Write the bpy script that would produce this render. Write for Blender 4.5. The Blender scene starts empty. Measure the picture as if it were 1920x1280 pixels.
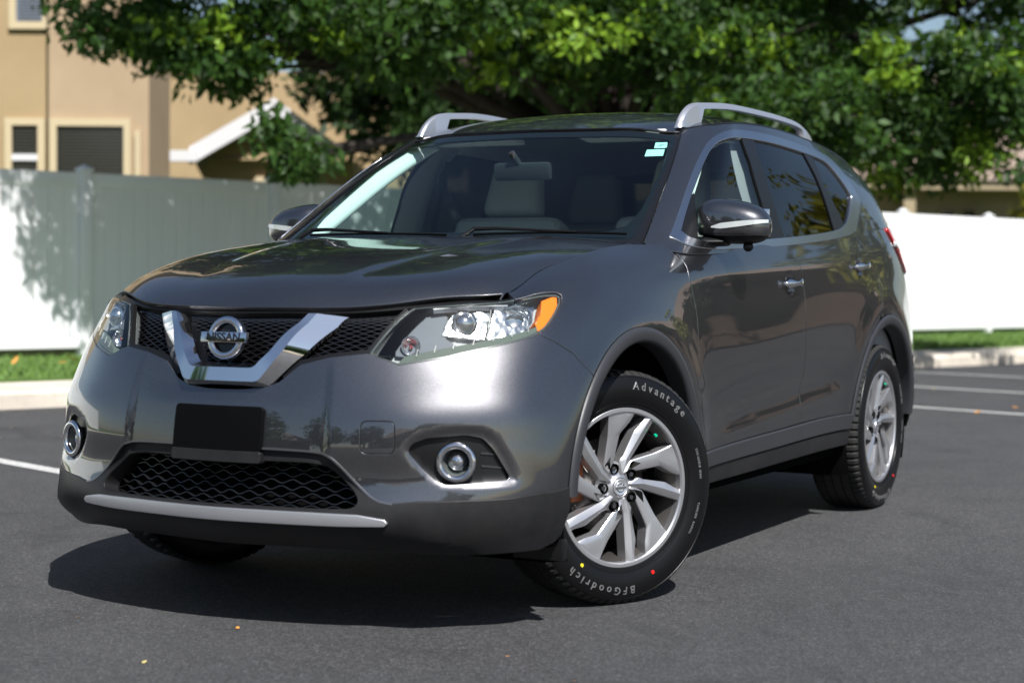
import bpy, bmesh, math, random
from mathutils import Vector, Matrix
from mathutils.geometry import delaunay_2d_cdt
import numpy as np
random.seed(7)
RAD = math.radians
sc = bpy.context.scene
# ================================================================ camera, sky, sun, exposure
cam = bpy.data.cameras.new('camera'); cam_ob = bpy.data.objects.new('camera', cam); sc.collection.objects.link(cam_ob)
sc.camera = cam_ob
CP = Vector((5.0787, 3.1132, 1.0035))
fw = Vector((-0.88446327, -0.46531339, -0.03475875)); rt = fw.cross(Vector((0, 0, 1))).normalized(); up = rt.cross(fw)
ro = RAD(.44); r2 = rt*math.cos(ro)+up*math.sin(ro); u2 = -rt*math.sin(ro)+up*math.cos(ro)
cam_ob.matrix_world = Matrix(((r2.x, u2.x, -fw.x, CP.x), (r2.y, u2.y, -fw.y, CP.y), (r2.z, u2.z, -fw.z, CP.z), (0, 0, 0, 1)))
cam.sensor_width = 36; cam.lens = 62.863; cam.clip_start = .05; cam.clip_end = 2000
cam.dof.use_dof = True; cam.dof.focus_distance = 6.0; cam.dof.aperture_fstop = 2.6
w = bpy.data.worlds.new('World'); sc.world = w; w.use_nodes = True
nt = w.node_tree; bg = nt.nodes['Background']; sky = nt.nodes.new('ShaderNodeTexSky'); sky.sky_type = 'NISHITA'
SUN_AZ = math.atan2(.62, .55); SUN_EL = RAD(50)
sky.sun_disc = False; sky.sun_elevation = SUN_EL; sky.sun_rotation = math.pi/2-SUN_AZ
nt.links.new(sky.outputs[0], bg.inputs[0]); bg.inputs[1].default_value = .065
sl = bpy.data.lights.new('sun', 'SUN'); so = bpy.data.objects.new('sun', sl); sc.collection.objects.link(so)
sl.energy = 5; sl.angle = RAD(.53); sl.color = (1, .975, .95)
so.rotation_euler = Vector((math.cos(SUN_AZ)*math.cos(SUN_EL), math.sin(SUN_AZ)*math.cos(SUN_EL), math.sin(SUN_EL))).to_track_quat('Z', 'Y').to_euler()
sc.render.engine = 'CYCLES'
sc.view_settings.view_transform = 'Standard'; sc.view_settings.look = 'None'; sc.view_settings.gamma = 1
sc.view_settings.exposure = .64
sc.cycles.max_bounces = 10; sc.cycles.transparent_max_bounces = 16; sc.cycles.glossy_bounces = 6
sc.render.resolution_x = 1024; sc.render.resolution_y = 682

# ================================================================ materials
M = {}
def mat(name, col, rough=.5, metal=0, **k):
    m = bpy.data.materials.new(name); m.use_nodes = True; b = m.node_tree.nodes['Principled BSDF']
    b.inputs['Base Color'].default_value = (*col, 1); b.inputs['Roughness'].default_value = rough; b.inputs['Metallic'].default_value = metal
    for a, v in k.items(): b.inputs[a.replace('_', ' ')].default_value = v
    M[name] = m; return m
def nodes(m):
    t = m.node_tree; b = t.nodes['Principled BSDF']
    return t, t.nodes, t.links, b
def noise(m, scale, detail=4, rough=.6, vec=None, dist=0):
    t, N, L, b = nodes(m); n = N.new('ShaderNodeTexNoise'); n.inputs['Scale'].default_value = scale; n.inputs['Detail'].default_value = detail
    n.inputs['Roughness'].default_value = rough; n.inputs['Distortion'].default_value = dist
    if vec is None:
        g = N.new('ShaderNodeNewGeometry'); L.new(g.outputs['Position'], n.inputs['Vector'])
    else: L.new(vec, n.inputs['Vector'])
    return n.outputs['Fac']
def ramp(m, fac, stops):
    t, N, L, b = nodes(m); r = N.new('ShaderNodeValToRGB'); L.new(fac, r.inputs[0]); e = r.color_ramp.elements
    while len(e) < len(stops): e.new(.5)
    for q, (p, c) in zip(e, stops):
        q.position = p; q.color = (*c, 1) if len(c) == 3 else c
    return r.outputs[0]
def mix(m, fac, a, b_, mode='MIX'):
    t, N, L, b = nodes(m); x = N.new('ShaderNodeMix'); x.data_type = 'RGBA'; x.blend_type = mode
    for s, v in ((x.inputs[0], fac), (x.inputs[6], a), (x.inputs[7], b_)):
        if hasattr(v, 'default_value') or hasattr(v, 'links'): L.new(v, s)
        elif isinstance(v, (int, float)): s.default_value = v
        else: s.default_value = (*v, 1)
    return x.outputs[2]
def bump(m, h, strength=.3, dist=.01):
    t, N, L, b = nodes(m); x = N.new('ShaderNodeBump'); x.inputs['Strength'].default_value = strength; x.inputs['Distance'].default_value = dist
    L.new(h, x.inputs['Height']); L.new(x.outputs[0], b.inputs['Normal']); return x
def setc(m, out, inp='Base Color'):
    t, N, L, b = nodes(m); L.new(out, b.inputs[inp])

# car paint: gunmetal flake under clear coat
m = mat('car_paint', (.085, .085, .092), .40, .92, Coat_Weight=1, Coat_Roughness=.02, Coat_IOR=2.1)
t, N, L, b = nodes(m)
v = N.new('ShaderNodeTexVoronoi'); v.inputs['Scale'].default_value = 900; tc = N.new('ShaderNodeNewGeometry'); L.new(tc.outputs['Position'], v.inputs['Vector'])
setc(m, ramp(m, v.outputs['Color'], [(0, (.044, .044, .048)), (1, (.105, .105, .112))]))
dn = noise(m, 2.2, 5, .65); setc(m, ramp(m, dn, [(.35, (.35, .35, .35)), (.75, (.41, .41, .41))]), 'Roughness')
dd = noise(m, 420, 2, .5); setc(m, ramp(m, dd, [(.68, (.022,)*3), (.74, (.16,)*3)]), 'Coat Roughness')
m = mat('cladding_plastic', (.040, .040, .043), .42, Specular_IOR_Level=.25); setc(m, ramp(m, noise(m, 6, 6, .7), [(.3, (.010, .010, .0115)), (.8, (.022, .022, .022))])); bump(m, noise(m, 1500, 2), .15, .001)
m = mat('arch_plastic', (.030, .031, .035), .40, Specular_IOR_Level=.4); bump(m, noise(m, 1500, 2), .12, .001)
mat('black_plastic', (.006, .006, .0065), .35, Specular_IOR_Level=.35); mat('edge_highlight_grey', (.16, .165, .175), .28, .8); mat('bar_black', (.010, .010, .011), .22, Specular_IOR_Level=.8); mat('plate_black', (.002, .002, .0024), .55, Specular_IOR_Level=.08); mat('gloss_black', (.008, .008, .009), .12)
mat('matt_black', (.0035, .0035, .0035), .9, Specular_IOR_Level=.02)
mat('lamp_divider_grey', (.25, .26, .26), .4); mat('chrome', (.80, .80, .82), .045, 1); mat('satin_silver', (.70, .71, .74), .34, .85)
mat('window_chrome', (.60, .61, .64), .22, 1)
m = mat('wheel_silver', (.56, .56, .575), .36, .85, Coat_Weight=.6, Coat_Roughness=.1)
mat('barrel_grey', (.09, .085, .08), .5, .7); mat('brake_disc', (.20, .19, .18), .4, .9); mat('rusty_caliper', (.22, .065, .02), .7)
m = mat('tyre_rubber', (.004, .004, .0045), .36, Specular_IOR_Level=.3); bump(m, noise(m, 600, 2), .1, .001)
m = mat('tread_rubber', (.012, .012, .0115), .75)
mat('white_rubber', (.13, .13, .13), .35)
mat('yellow_dot', (.75, .60, .02), .6); mat('red_dot', (.8, .01, .01), .5); mat('green_cap', (.0, .45, .25), .4)
mat('amber', (.85, .20, .01), .18, Coat_Weight=.5); mat('bulb_red', (.22, .03, .03), .3); mat('red_lens', (.42, .012, .010), .15, Coat_Weight=1)
mat('reflector', (.75, .76, .78), .10, 1); m = mat('facet_reflector', (.70, .72, .75), .22, 1); bump(m, noise(m, 40, 1, .4), .45, .012); mat('lamp_bezel', (.40, .42, .44), .5, 0, Specular_IOR_Level=.15); mat('lamp_blue', (.14, .155, .18), .6, 0, Specular_IOR_Level=.08); mat('lamp_dark', (.07, .08, .078), .25)
mat('light_guide', (.10, .125, .11), .5, 0, Specular_IOR_Level=.03); mat('lens_white', (.62, .66, .66), .15, .3)
mat('paint_white_teal', (.45, .80, .74), .6)
m = mat('cabin_trim', (.28, .28, .29), .8); m = mat('pillar_trim', (.70, .76, .74), .7); m = mat('dash_plastic', (.012, .012, .013), .6)
m = mat('seat_cloth', (.42, .40, .38), .85); bump(m, noise(m, 900, 2), .3, .001)
mat('headliner', (.60, .60, .61), .9); mat('cream', (.62, .60, .38), .6)
def glass(name, tint, rough=0, ior=1.5, mixw=1.):
    m = bpy.data.materials.new(name); m.use_nodes = True; t = m.node_tree; N = t.nodes; L = t.links
    N.remove(N['Principled BSDF']); o = N['Material Output']
    tr = N.new('ShaderNodeBsdfTransparent'); tr.inputs[0].default_value = (*tint, 1)
    g = N.new('ShaderNodeBsdfGlossy'); g.inputs['Roughness'].default_value = rough
    f = N.new('ShaderNodeFresnel'); gg = N.new('ShaderNodeNewGeometry'); mr = N.new('ShaderNodeMapRange'); L.new(gg.outputs['Backfacing'], mr.inputs[0]); mr.inputs[3].default_value = ior; mr.inputs[4].default_value = 1/ior; L.new(mr.outputs[0], f.inputs[0])
    x = N.new('ShaderNodeMixShader'); L.new(f.outputs[0], x.inputs[0]); L.new(tr.outputs[0], x.inputs[1]); L.new(g.outputs[0], x.inputs[2]); L.new(x.outputs[0], o.inputs[0])
    M[name] = m; return m
glass('windscreen_glass', (.78, .93, .89)); glass('front_glass', (.80, .91, .88), 0, 1.5); glass('privacy_glass', (.035, .04, .045), 0, 1.75)
glass('lamp_glass', (.95, .97, .95), .02, 1.6)

# ---- setting
m = mat('asphalt', (.05, .05, .05), .85)
big = noise(m, .35, 5, .6); fine = noise(m, 170, 3, .7); grit = noise(m, 420, 2, .6)
c1 = ramp(m, big, [(.3, (.028, .029, .032)), (.7, (.042, .043, .046))])
c2 = mix(m, .8, c1, ramp(m, fine, [(.30, (.10, .10, .11)), (.5, (.8, .8, .8)), (.70, (2.0, 1.97, 1.9))]), 'MULTIPLY')
c3 = mix(m, 1, c2, ramp(m, grit, [(.60, (0, 0, 0)), (.70, (.22, .21, .19))]), 'ADD')
vn = nodes(m)[1].new('ShaderNodeTexVoronoi'); vn.feature = 'DISTANCE_TO_EDGE'; vn.inputs['Scale'].default_value = .22
geo = nodes(m)[1].new('ShaderNodeNewGeometry'); nd = nodes(m)[1].new('ShaderNodeTexNoise'); nd.inputs['Scale'].default_value = 1.3; nd.inputs['Detail'].default_value = 5
va = nodes(m)[1].new('ShaderNodeVectorMath'); va.operation = 'ADD'; nodes(m)[2].new(geo.outputs['Position'], nd.inputs['Vector']); nodes(m)[2].new(geo.outputs['Position'], va.inputs[0]); nodes(m)[2].new(nd.outputs['Color'], va.inputs[1]); nodes(m)[2].new(va.outputs[0], vn.inputs['Vector'])
c4 = mix(m, 1, c3, ramp(m, vn.outputs['Distance'], [(.0, (.88, .88, .88)), (.004, (1, 1, 1))]), 'MULTIPLY')
def cell(scale, lo, hi):
    t, N, L, b = nodes(m); v_ = N.new('ShaderNodeTexVoronoi'); v_.inputs['Scale'].default_value = scale; g_ = N.new('ShaderNodeNewGeometry'); L.new(g_.outputs['Position'], v_.inputs['Vector']); s_ = N.new('ShaderNodeSeparateColor'); L.new(v_.outputs['Color'], s_.inputs[0]); return ramp(m, s_.outputs[0], [(0, (lo,)*3), (.55, (1,)*3), (1, (hi,)*3)])
c4 = mix(m, 1, c4, cell(110, .65, 1.45), 'MULTIPLY'); c4 = mix(m, 1, c4, cell(240, .55, 1.7), 'MULTIPLY')
# old stains and scuffs
c4 = mix(m, 1, c4, ramp(m, noise(m, 1.1, 6, .7, dist=1.5), [(.30, (.62, .62, .63)), (.45, (1, 1, 1)), (.70, (1.20, 1.19, 1.17))]), 'MULTIPLY')
c4 = mix(m, 1, c4, ramp(m, noise(m, 3.5, 3, .5), [(.73, (1, 1, 1)), (.76, (.66, .65, .64))]), 'MULTIPLY')
def tyre_arc(cx, cy, R_, wd, k):
    t, N, L, b = nodes(m); g_ = N.new('ShaderNodeNewGeometry'); d_ = N.new('ShaderNodeVectorMath'); d_.operation = 'DISTANCE'; L.new(g_.outputs['Position'], d_.inputs[0]); d_.inputs[1].default_value = (cx, cy, 0)
    a_ = N.new('ShaderNodeMath'); a_.operation = 'SUBTRACT'; L.new(d_.outputs['Value'], a_.inputs[0]); a_.inputs[1].default_value = R_; b_ = N.new('ShaderNodeMath'); b_.operation = 'ABSOLUTE'; L.new(a_.outputs[0], b_.inputs[0])
    c_ = N.new('ShaderNodeMath'); c_.operation = 'ADD'; L.new(b_.outputs[0], c_.inputs[0]); n_ = N.new('ShaderNodeMath'); n_.operation = 'MULTIPLY'; L.new(noise(m, 2.3, 4, .6), n_.inputs[0]); n_.inputs[1].default_value = .25; L.new(n_.outputs[0], c_.inputs[1])
    return ramp(m, c_.outputs[0], [(.10, (k,)*3), (.10+wd, (1, 1, 1))])
for q_ in ((3.5, 6.5, 5.6, .07, .80), (3.9, 6.9, 7.1, .06, .84), (-1.2, 4.4, 3.1, .03, .80), (9, -9, 11.5, .07, .86), (-2.1, 2.45, .33, .03, .72)):
    c4 = mix(m, 1, c4, tyre_arc(*q_), 'MULTIPLY')
setc(m, c4); bump(m, mix(m, .5, fine, grit), .55, .004)
m = mat('stripe_paint', (.60, .60, .58), .7); setc(m, ramp(m, noise(m, 60, 5, .8), [(.38, (.14, .14, .14)), (.50, (.52, .52, .50)), (.8, (.66, .66, .64))]))
m = mat('concrete', (.42, .38, .32), .9); setc(m, ramp(m, noise(m, 3, 6, .7), [(.3, (.46, .41, .34)), (.7, (.64, .58, .49))])); bump(m, noise(m, 90, 3), .3, .004)
m = mat('turf', (.05, .10, .02), .9); setc(m, ramp(m, noise(m, 5, 6, .7), [(.3, (.035, .085, .012)), (.7, (.10, .17, .025))])); bump(m, noise(m, 60, 3), .6, .02)
m = mat('grass_blade', (.09, .17, .025), .7)
m = mat('vinyl', (.78, .79, .80), .45)
def stucco(name, a, b_):
    m = mat(name, a, .9); setc(m, ramp(m, noise(m, .8, 5, .6), [(.3, a), (.7, b_)])); bump(m, noise(m, 60, 3), .3, .01)
stucco('stucco_tan', (.31, .225, .118), (.37, .27, .15)); stucco('stucco_beige', (.34, .25, .155), (.40, .295, .19)); stucco('stucco_brown', (.22, .17, .11), (.28, .21, .14))
stucco('stucco_rose', (.20, .14, .10), (.25, .18, .14))
mat('trim_cream', (.50, .41, .26), .7); mat('eave_tan', (.30, .24, .15), .8); mat('fascia_white', (.62, .62, .63), .5); mat('window_dark', (.02, .022, .02), .08)
mat('blind_dark', (.045, .04, .03), .6); mat('blind', (.10, .085, .06), .6); mat('window_grey', (.16, .19, .24), .2)
m = mat('shingle', (.16, .13, .12), .9); setc(m, ramp(m, noise(m, 4, 6, .8), [(.3, (.12, .10, .095)), (.7, (.24, .20, .18))]))
m = mat('roof_rose', (.40, .22, .16), .9); setc(m, ramp(m, noise(m, 3, 6, .8), [(.3, (.20, .15, .12)), (.7, (.30, .23, .18))]))
m = mat('bark', (.05, .035, .025), .95); setc(m, ramp(m, noise(m, 14, 6, .7), [(.3, (.012, .009, .007)), (.7, (.04, .030, .022))])); bump(m, noise(m, 25, 5), .8, .03)
def leafmat(name, a, b_, tr):
    m = bpy.data.materials.new(name); m.use_nodes = True; t = m.node_tree; N = t.nodes; L = t.links; b = N['Principled BSDF']; o = N['Material Output']
    M[name] = m
    g = N.new('ShaderNodeNewGeometry'); r = N.new('ShaderNodeValToRGB'); r.color_ramp.elements[0].color = (*a, 1); r.color_ramp.elements[1].color = (*b_, 1)
    L.new(g.outputs['Random Per Island'], r.inputs[0]); L.new(r.outputs[0], b.inputs['Base Color']); b.inputs['Roughness'].default_value = .55; b.inputs['Specular IOR Level'].default_value = .3
    T = N.new('ShaderNodeBsdfTranslucent'); T.inputs[0].default_value = (*tr, 1)
    x = N.new('ShaderNodeMixShader'); x.inputs[0].default_value = .24; L.new(b.outputs[0], x.inputs[1]); L.new(T.outputs[0], x.inputs[2]); L.new(x.outputs[0], o.inputs[0])
leafmat('leaf_green', (.010, .030, .006), (.040, .095, .012), (.08, .17, .012)); leafmat('leaf_sunlit_tint', (.08, .17, .012), (.21, .34, .025), (.32, .48, .03)); leafmat('leaf_dark', (.010, .028, .006), (.03, .065, .012), (.03, .07, .01))  # the lightest leaf colour imitates sunlit clumps of the same foliage
leafmat('leaf_yellow', (.12, .14, .012), (.24, .22, .02), (.30, .28, .03))
mat('dead_leaf', (.55, .25, .05), .8); mat('dead_leaf_pale', (.50, .42, .16), .8)
m = mat('far_hill', (.13, .09, .07), 1); setc(m, ramp(m, noise(m, .05, 6, .6), [(.35, (.16, .11, .09)), (.65, (.08, .07, .045))]))

# ================================================================ object helpers
C = sc.collection
def link(name, me, mt=None, par=None, sharp=False):
    if mt is not None:
        for q in (mt if isinstance(mt, (list, tuple)) else [mt]): me.materials.append(M[q])
    o = bpy.data.objects.new(name, me); C.objects.link(o)
    if par is not None: o.parent = par
    return o
def mk(name, V, F, mt, par=None, normals=None, smooth=True):
    me = bpy.data.meshes.new(name); me.from_pydata([tuple(map(float, p)) for p in V], [], [tuple(map(int, f)) for f in F]); me.update()
    if smooth: me.shade_smooth()
    if normals is not None: me.normals_split_custom_set_from_vertices([tuple(map(float, n)) for n in normals])
    return link(name, me, mt, par)
def tag(o, label=None, cat=None, group=None, kind=None):
    if label: o['label'] = label
    if cat: o['category'] = cat
    if group: o['group'] = group
    if kind: o['kind'] = kind
    return o
def empty(name, loc, rz=0, par=None):
    o = bpy.data.objects.new(name, None); C.objects.link(o); o.location = loc; o.rotation_euler = (0, 0, rz)
    if par is not None: o.parent = par
    return o
class MB:
    """collects shapes into one mesh"""
    def __init__(s): s.bm = bmesh.new()
    def box(s, c, d, bev=0, R=None, seg=2):
        bm = bmesh.new(); bmesh.ops.create_cube(bm, size=1)
        for v in bm.verts: v.co = Vector((v.co.x*d[0], v.co.y*d[1], v.co.z*d[2]))
        if bev: bmesh.ops.bevel(bm, geom=bm.edges[:], offset=bev, segments=seg, affect='EDGES', profile=.6)
        return s._in(bm, c, R)
    def _in(s, bm, c=(0, 0, 0), R=None):
        X = Matrix.Translation(Vector(c)) @ (R.to_4x4() if R is not None else Matrix())
        bm.transform(X); me = bpy.data.meshes.new('t'); bm.to_mesh(me); bm.free(); s.bm.from_mesh(me); bpy.data.meshes.remove(me); return s
    def cyl(s, a, b, r, r2_=None, seg=16):
        a, b = Vector(a), Vector(b); bm = bmesh.new()
        bmesh.ops.create_cone(bm, cap_ends=True, segments=seg, radius1=r, radius2=r if r2_ is None else r2_, depth=(b-a).length)
        return s._in(bm, (a+b)/2, (b-a).to_track_quat('Z', 'Y').to_matrix())
    def sph(s, c, r, sc_=(1, 1, 1), R=None, seg=20):
        bm = bmesh.new(); bmesh.ops.create_uvsphere(bm, u_segments=seg, v_segments=seg//2, radius=r)
        for v in bm.verts: v.co = Vector((v.co.x*sc_[0], v.co.y*sc_[1], v.co.z*sc_[2]))
        return s._in(bm, c, R)
    def poly(s, V, F):
        vs = [s.bm.verts.new(tuple(map(float, p))) for p in V]
        for f in F:
            try: s.bm.faces.new([vs[i] for i in f])
            except ValueError: pass
        return s
    def tube(s, pts, r, seg=8, rs=None):
        pts = [Vector(p) for p in pts]; n = len(pts); V = []; F = []
        u = None
        for i, p in enumerate(pts):
            d = (pts[min(i+1, n-1)]-pts[max(i-1, 0)]).normalized()
            if u is None: u = d.orthogonal().normalized()
            u = (u-d*u.dot(d)).normalized(); v = d.cross(u); q = rs[i] if rs else r
            V += [p+u*q*math.cos(2*math.pi*k/seg)+v*q*math.sin(2*math.pi*k/seg) for k in range(seg)]
        for i in range(n-1):
            for k in range(seg): F.append((i*seg+k, i*seg+(k+1) % seg, (i+1)*seg+(k+1) % seg, (i+1)*seg+k))
        F.append(tuple(range(seg))[::-1]); F.append(tuple((n-1)*seg+k for k in range(seg)))
        return s.poly(V, F)
    def build(s, name, mt, par=None, smooth=True, angle=35, loc=None):
        bmesh.ops.recalc_face_normals(s.bm, faces=s.bm.faces[:])
        me = bpy.data.meshes.new(name); s.bm.to_mesh(me); s.bm.free()
        if smooth:
            me.shade_smooth(); me.set_sharp_from_angle(angle=RAD(angle))
        o = link(name, me, mt, par)
        if loc is not None: o.location = loc
        return o
def lathe(prof, seg=96, axis='y', a0=0, a1=2*math.pi, mod=None):
    """rings round the y axis: prof = [(radius, y)]"""
    V = []; F = []; closed = abs(a1-a0-2*math.pi) < 1e-6; n = seg if closed else seg+1; k = len(prof)
    for i in range(n):
        a = a0+(a1-a0)*i/seg
        for j, (r, y) in enumerate(prof):
            if mod: r, y = mod(i, j, r, y)
            V.append((r*math.cos(a), y, r*math.sin(a)))
    for i in range(seg):
        i2 = (i+1) % n
        for j in range(k-1): F.append((i*k+j, i*k+j+1, i2*k+j+1, i2*k+j))
    return V, F

# ================================================================ smooth master surfaces of the car (metres)
def spl(t, q):
    """natural cubic spline operator: values at q = M @ values at knots t (linear beyond the ends)"""
    t = np.asarray(t, float); q = np.atleast_1d(np.asarray(q, float)); n = len(t)
    h = np.diff(t); A = np.eye(n); R = np.zeros((n, n))
    for i in range(1, n-1):
        A[i, i-1] = h[i-1]; A[i, i] = 2*(h[i-1]+h[i]); A[i, i+1] = h[i]
        R[i, i-1] = 6/h[i-1]; R[i, i] = -6/h[i-1]-6/h[i]; R[i, i+1] = 6/h[i]
    D2 = np.linalg.solve(A, R)
    k = np.clip(np.searchsorted(t, q)-1, 0, n-2)
    qc = np.clip(q, t[0], t[-1])
    a = (t[k+1]-qc)/h[k]; b = 1-a
    M = np.zeros((len(q), n)); r = np.arange(len(q))
    M[r, k] += a; M[r, k+1] += b
    M += ((a**3-a)*h[k]**2/6)[:, None]*D2[k] + ((b**3-b)*h[k]**2/6)[:, None]*D2[k+1]
    ex = q-qc
    if np.any(ex != 0):
        s = np.zeros((len(q), n)); s[r, k] -= 1/h[k]; s[r, k+1] += 1/h[k]
        s += (-(3*a**2-1)*h[k]/6)[:, None]*D2[k] + ((3*b**2-1)*h[k]/6)[:, None]*D2[k+1]
        M += ex[:, None]*s
    return M
def avg(C, ax):
    d = np.linalg.norm(np.diff(C, axis=ax), axis=2).mean(axis=1-ax)
    return np.concatenate([[0], np.cumsum(d)])
class Surf:
    """tensor spline surface through control points C[row, station]; y mirrored at station 0 so it is smooth there"""
    def __init__(s, C, mirror=True, disp=None):
        C = np.array(C, float)
        s.V = avg(C, 0)
        U = avg(C, 1)
        if mirror:
            m = min(3, C.shape[1]-1)
            Cm = C[:, m:0:-1].copy(); Cm[..., 1] *= -1
            U = np.concatenate([-U[m:0:-1], U]); C = np.concatenate([Cm, C], axis=1)
        s.U = U; s.C = C; s.disp = disp
    def raw(s, u, v):
        Mu = spl(s.U, u); Mv = spl(s.V, v)
        return np.einsum('ni,nj,ijk->nk', Mv, Mu, s.C)
    def rn(s, u, v, f=None, h=2e-3):
        f = f or s.raw
        n = np.cross(f(u+h, v)-f(u-h, v), f(u, v+h)-f(u, v-h))
        return n/np.maximum(np.linalg.norm(n, axis=1, keepdims=True), 1e-12)
    def P(s, u, v):
        u = np.atleast_1d(np.asarray(u, float)); v = np.atleast_1d(np.asarray(v, float))
        m = s.U[0] < 0
        sg = np.where(u < 0, -1., 1.) if m else 1.
        a = np.abs(u) if m else u
        p = s.raw(a, v)
        if s.disp is not None: p = p + s.rn(a, v)*s.disp(a, v)[:, None]
        if m: p = p*np.stack([np.ones_like(a), sg*np.ones_like(a), np.ones_like(a)], 1)
        return p
    def N(s, u, v):
        u = np.atleast_1d(np.asarray(u, float)); v = np.atleast_1d(np.asarray(v, float))
        return s.rn(u, v, s.P)
    def inv(s, f, T, guess=None):
        """(u, v) with f(P(u,v)) == T, for each row of T (2-vectors)"""
        T = np.atleast_2d(np.asarray(T, float))
        if not hasattr(s, '_g'):
            gu, gv = np.meshgrid(np.linspace(0, s.U[-1], 240), np.linspace(s.V[0], s.V[-1], 50))
            s._g = (gu.ravel(), gv.ravel(), s.P(gu.ravel(), gv.ravel()), s.N(gu.ravel(), gv.ravel()))
        gu, gv, gp, gn = s._g
        F = f(gp); ok = s.vis(gp, gn) if hasattr(s, 'vis') else np.ones(len(gu), bool)
        out = []
        for t in T:
            d = np.hypot(F[:, 0]-t[0], F[:, 1]-t[1]); d = np.where(ok, d, 1e9)
            i = d.argmin(); u, v = gu[i], gv[i]
            for _ in range(25):
                e = 1e-4
                P0, Pu, Pv = (f(s.P(a, b))[0] for a, b in ((u, v), (u+e, v), (u, v+e)))
                J = np.array([(Pu-P0)/e, (Pv-P0)/e]).T
                try: st = np.linalg.solve(J, t-P0)
                except np.linalg.LinAlgError: break
                l = np.linalg.norm(st)
                if l > .05: st *= .05/l
                u += st[0]; v += st[1]
                if l < 1e-7: break
            out.append((u, v))
        return np.array(out)

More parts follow.
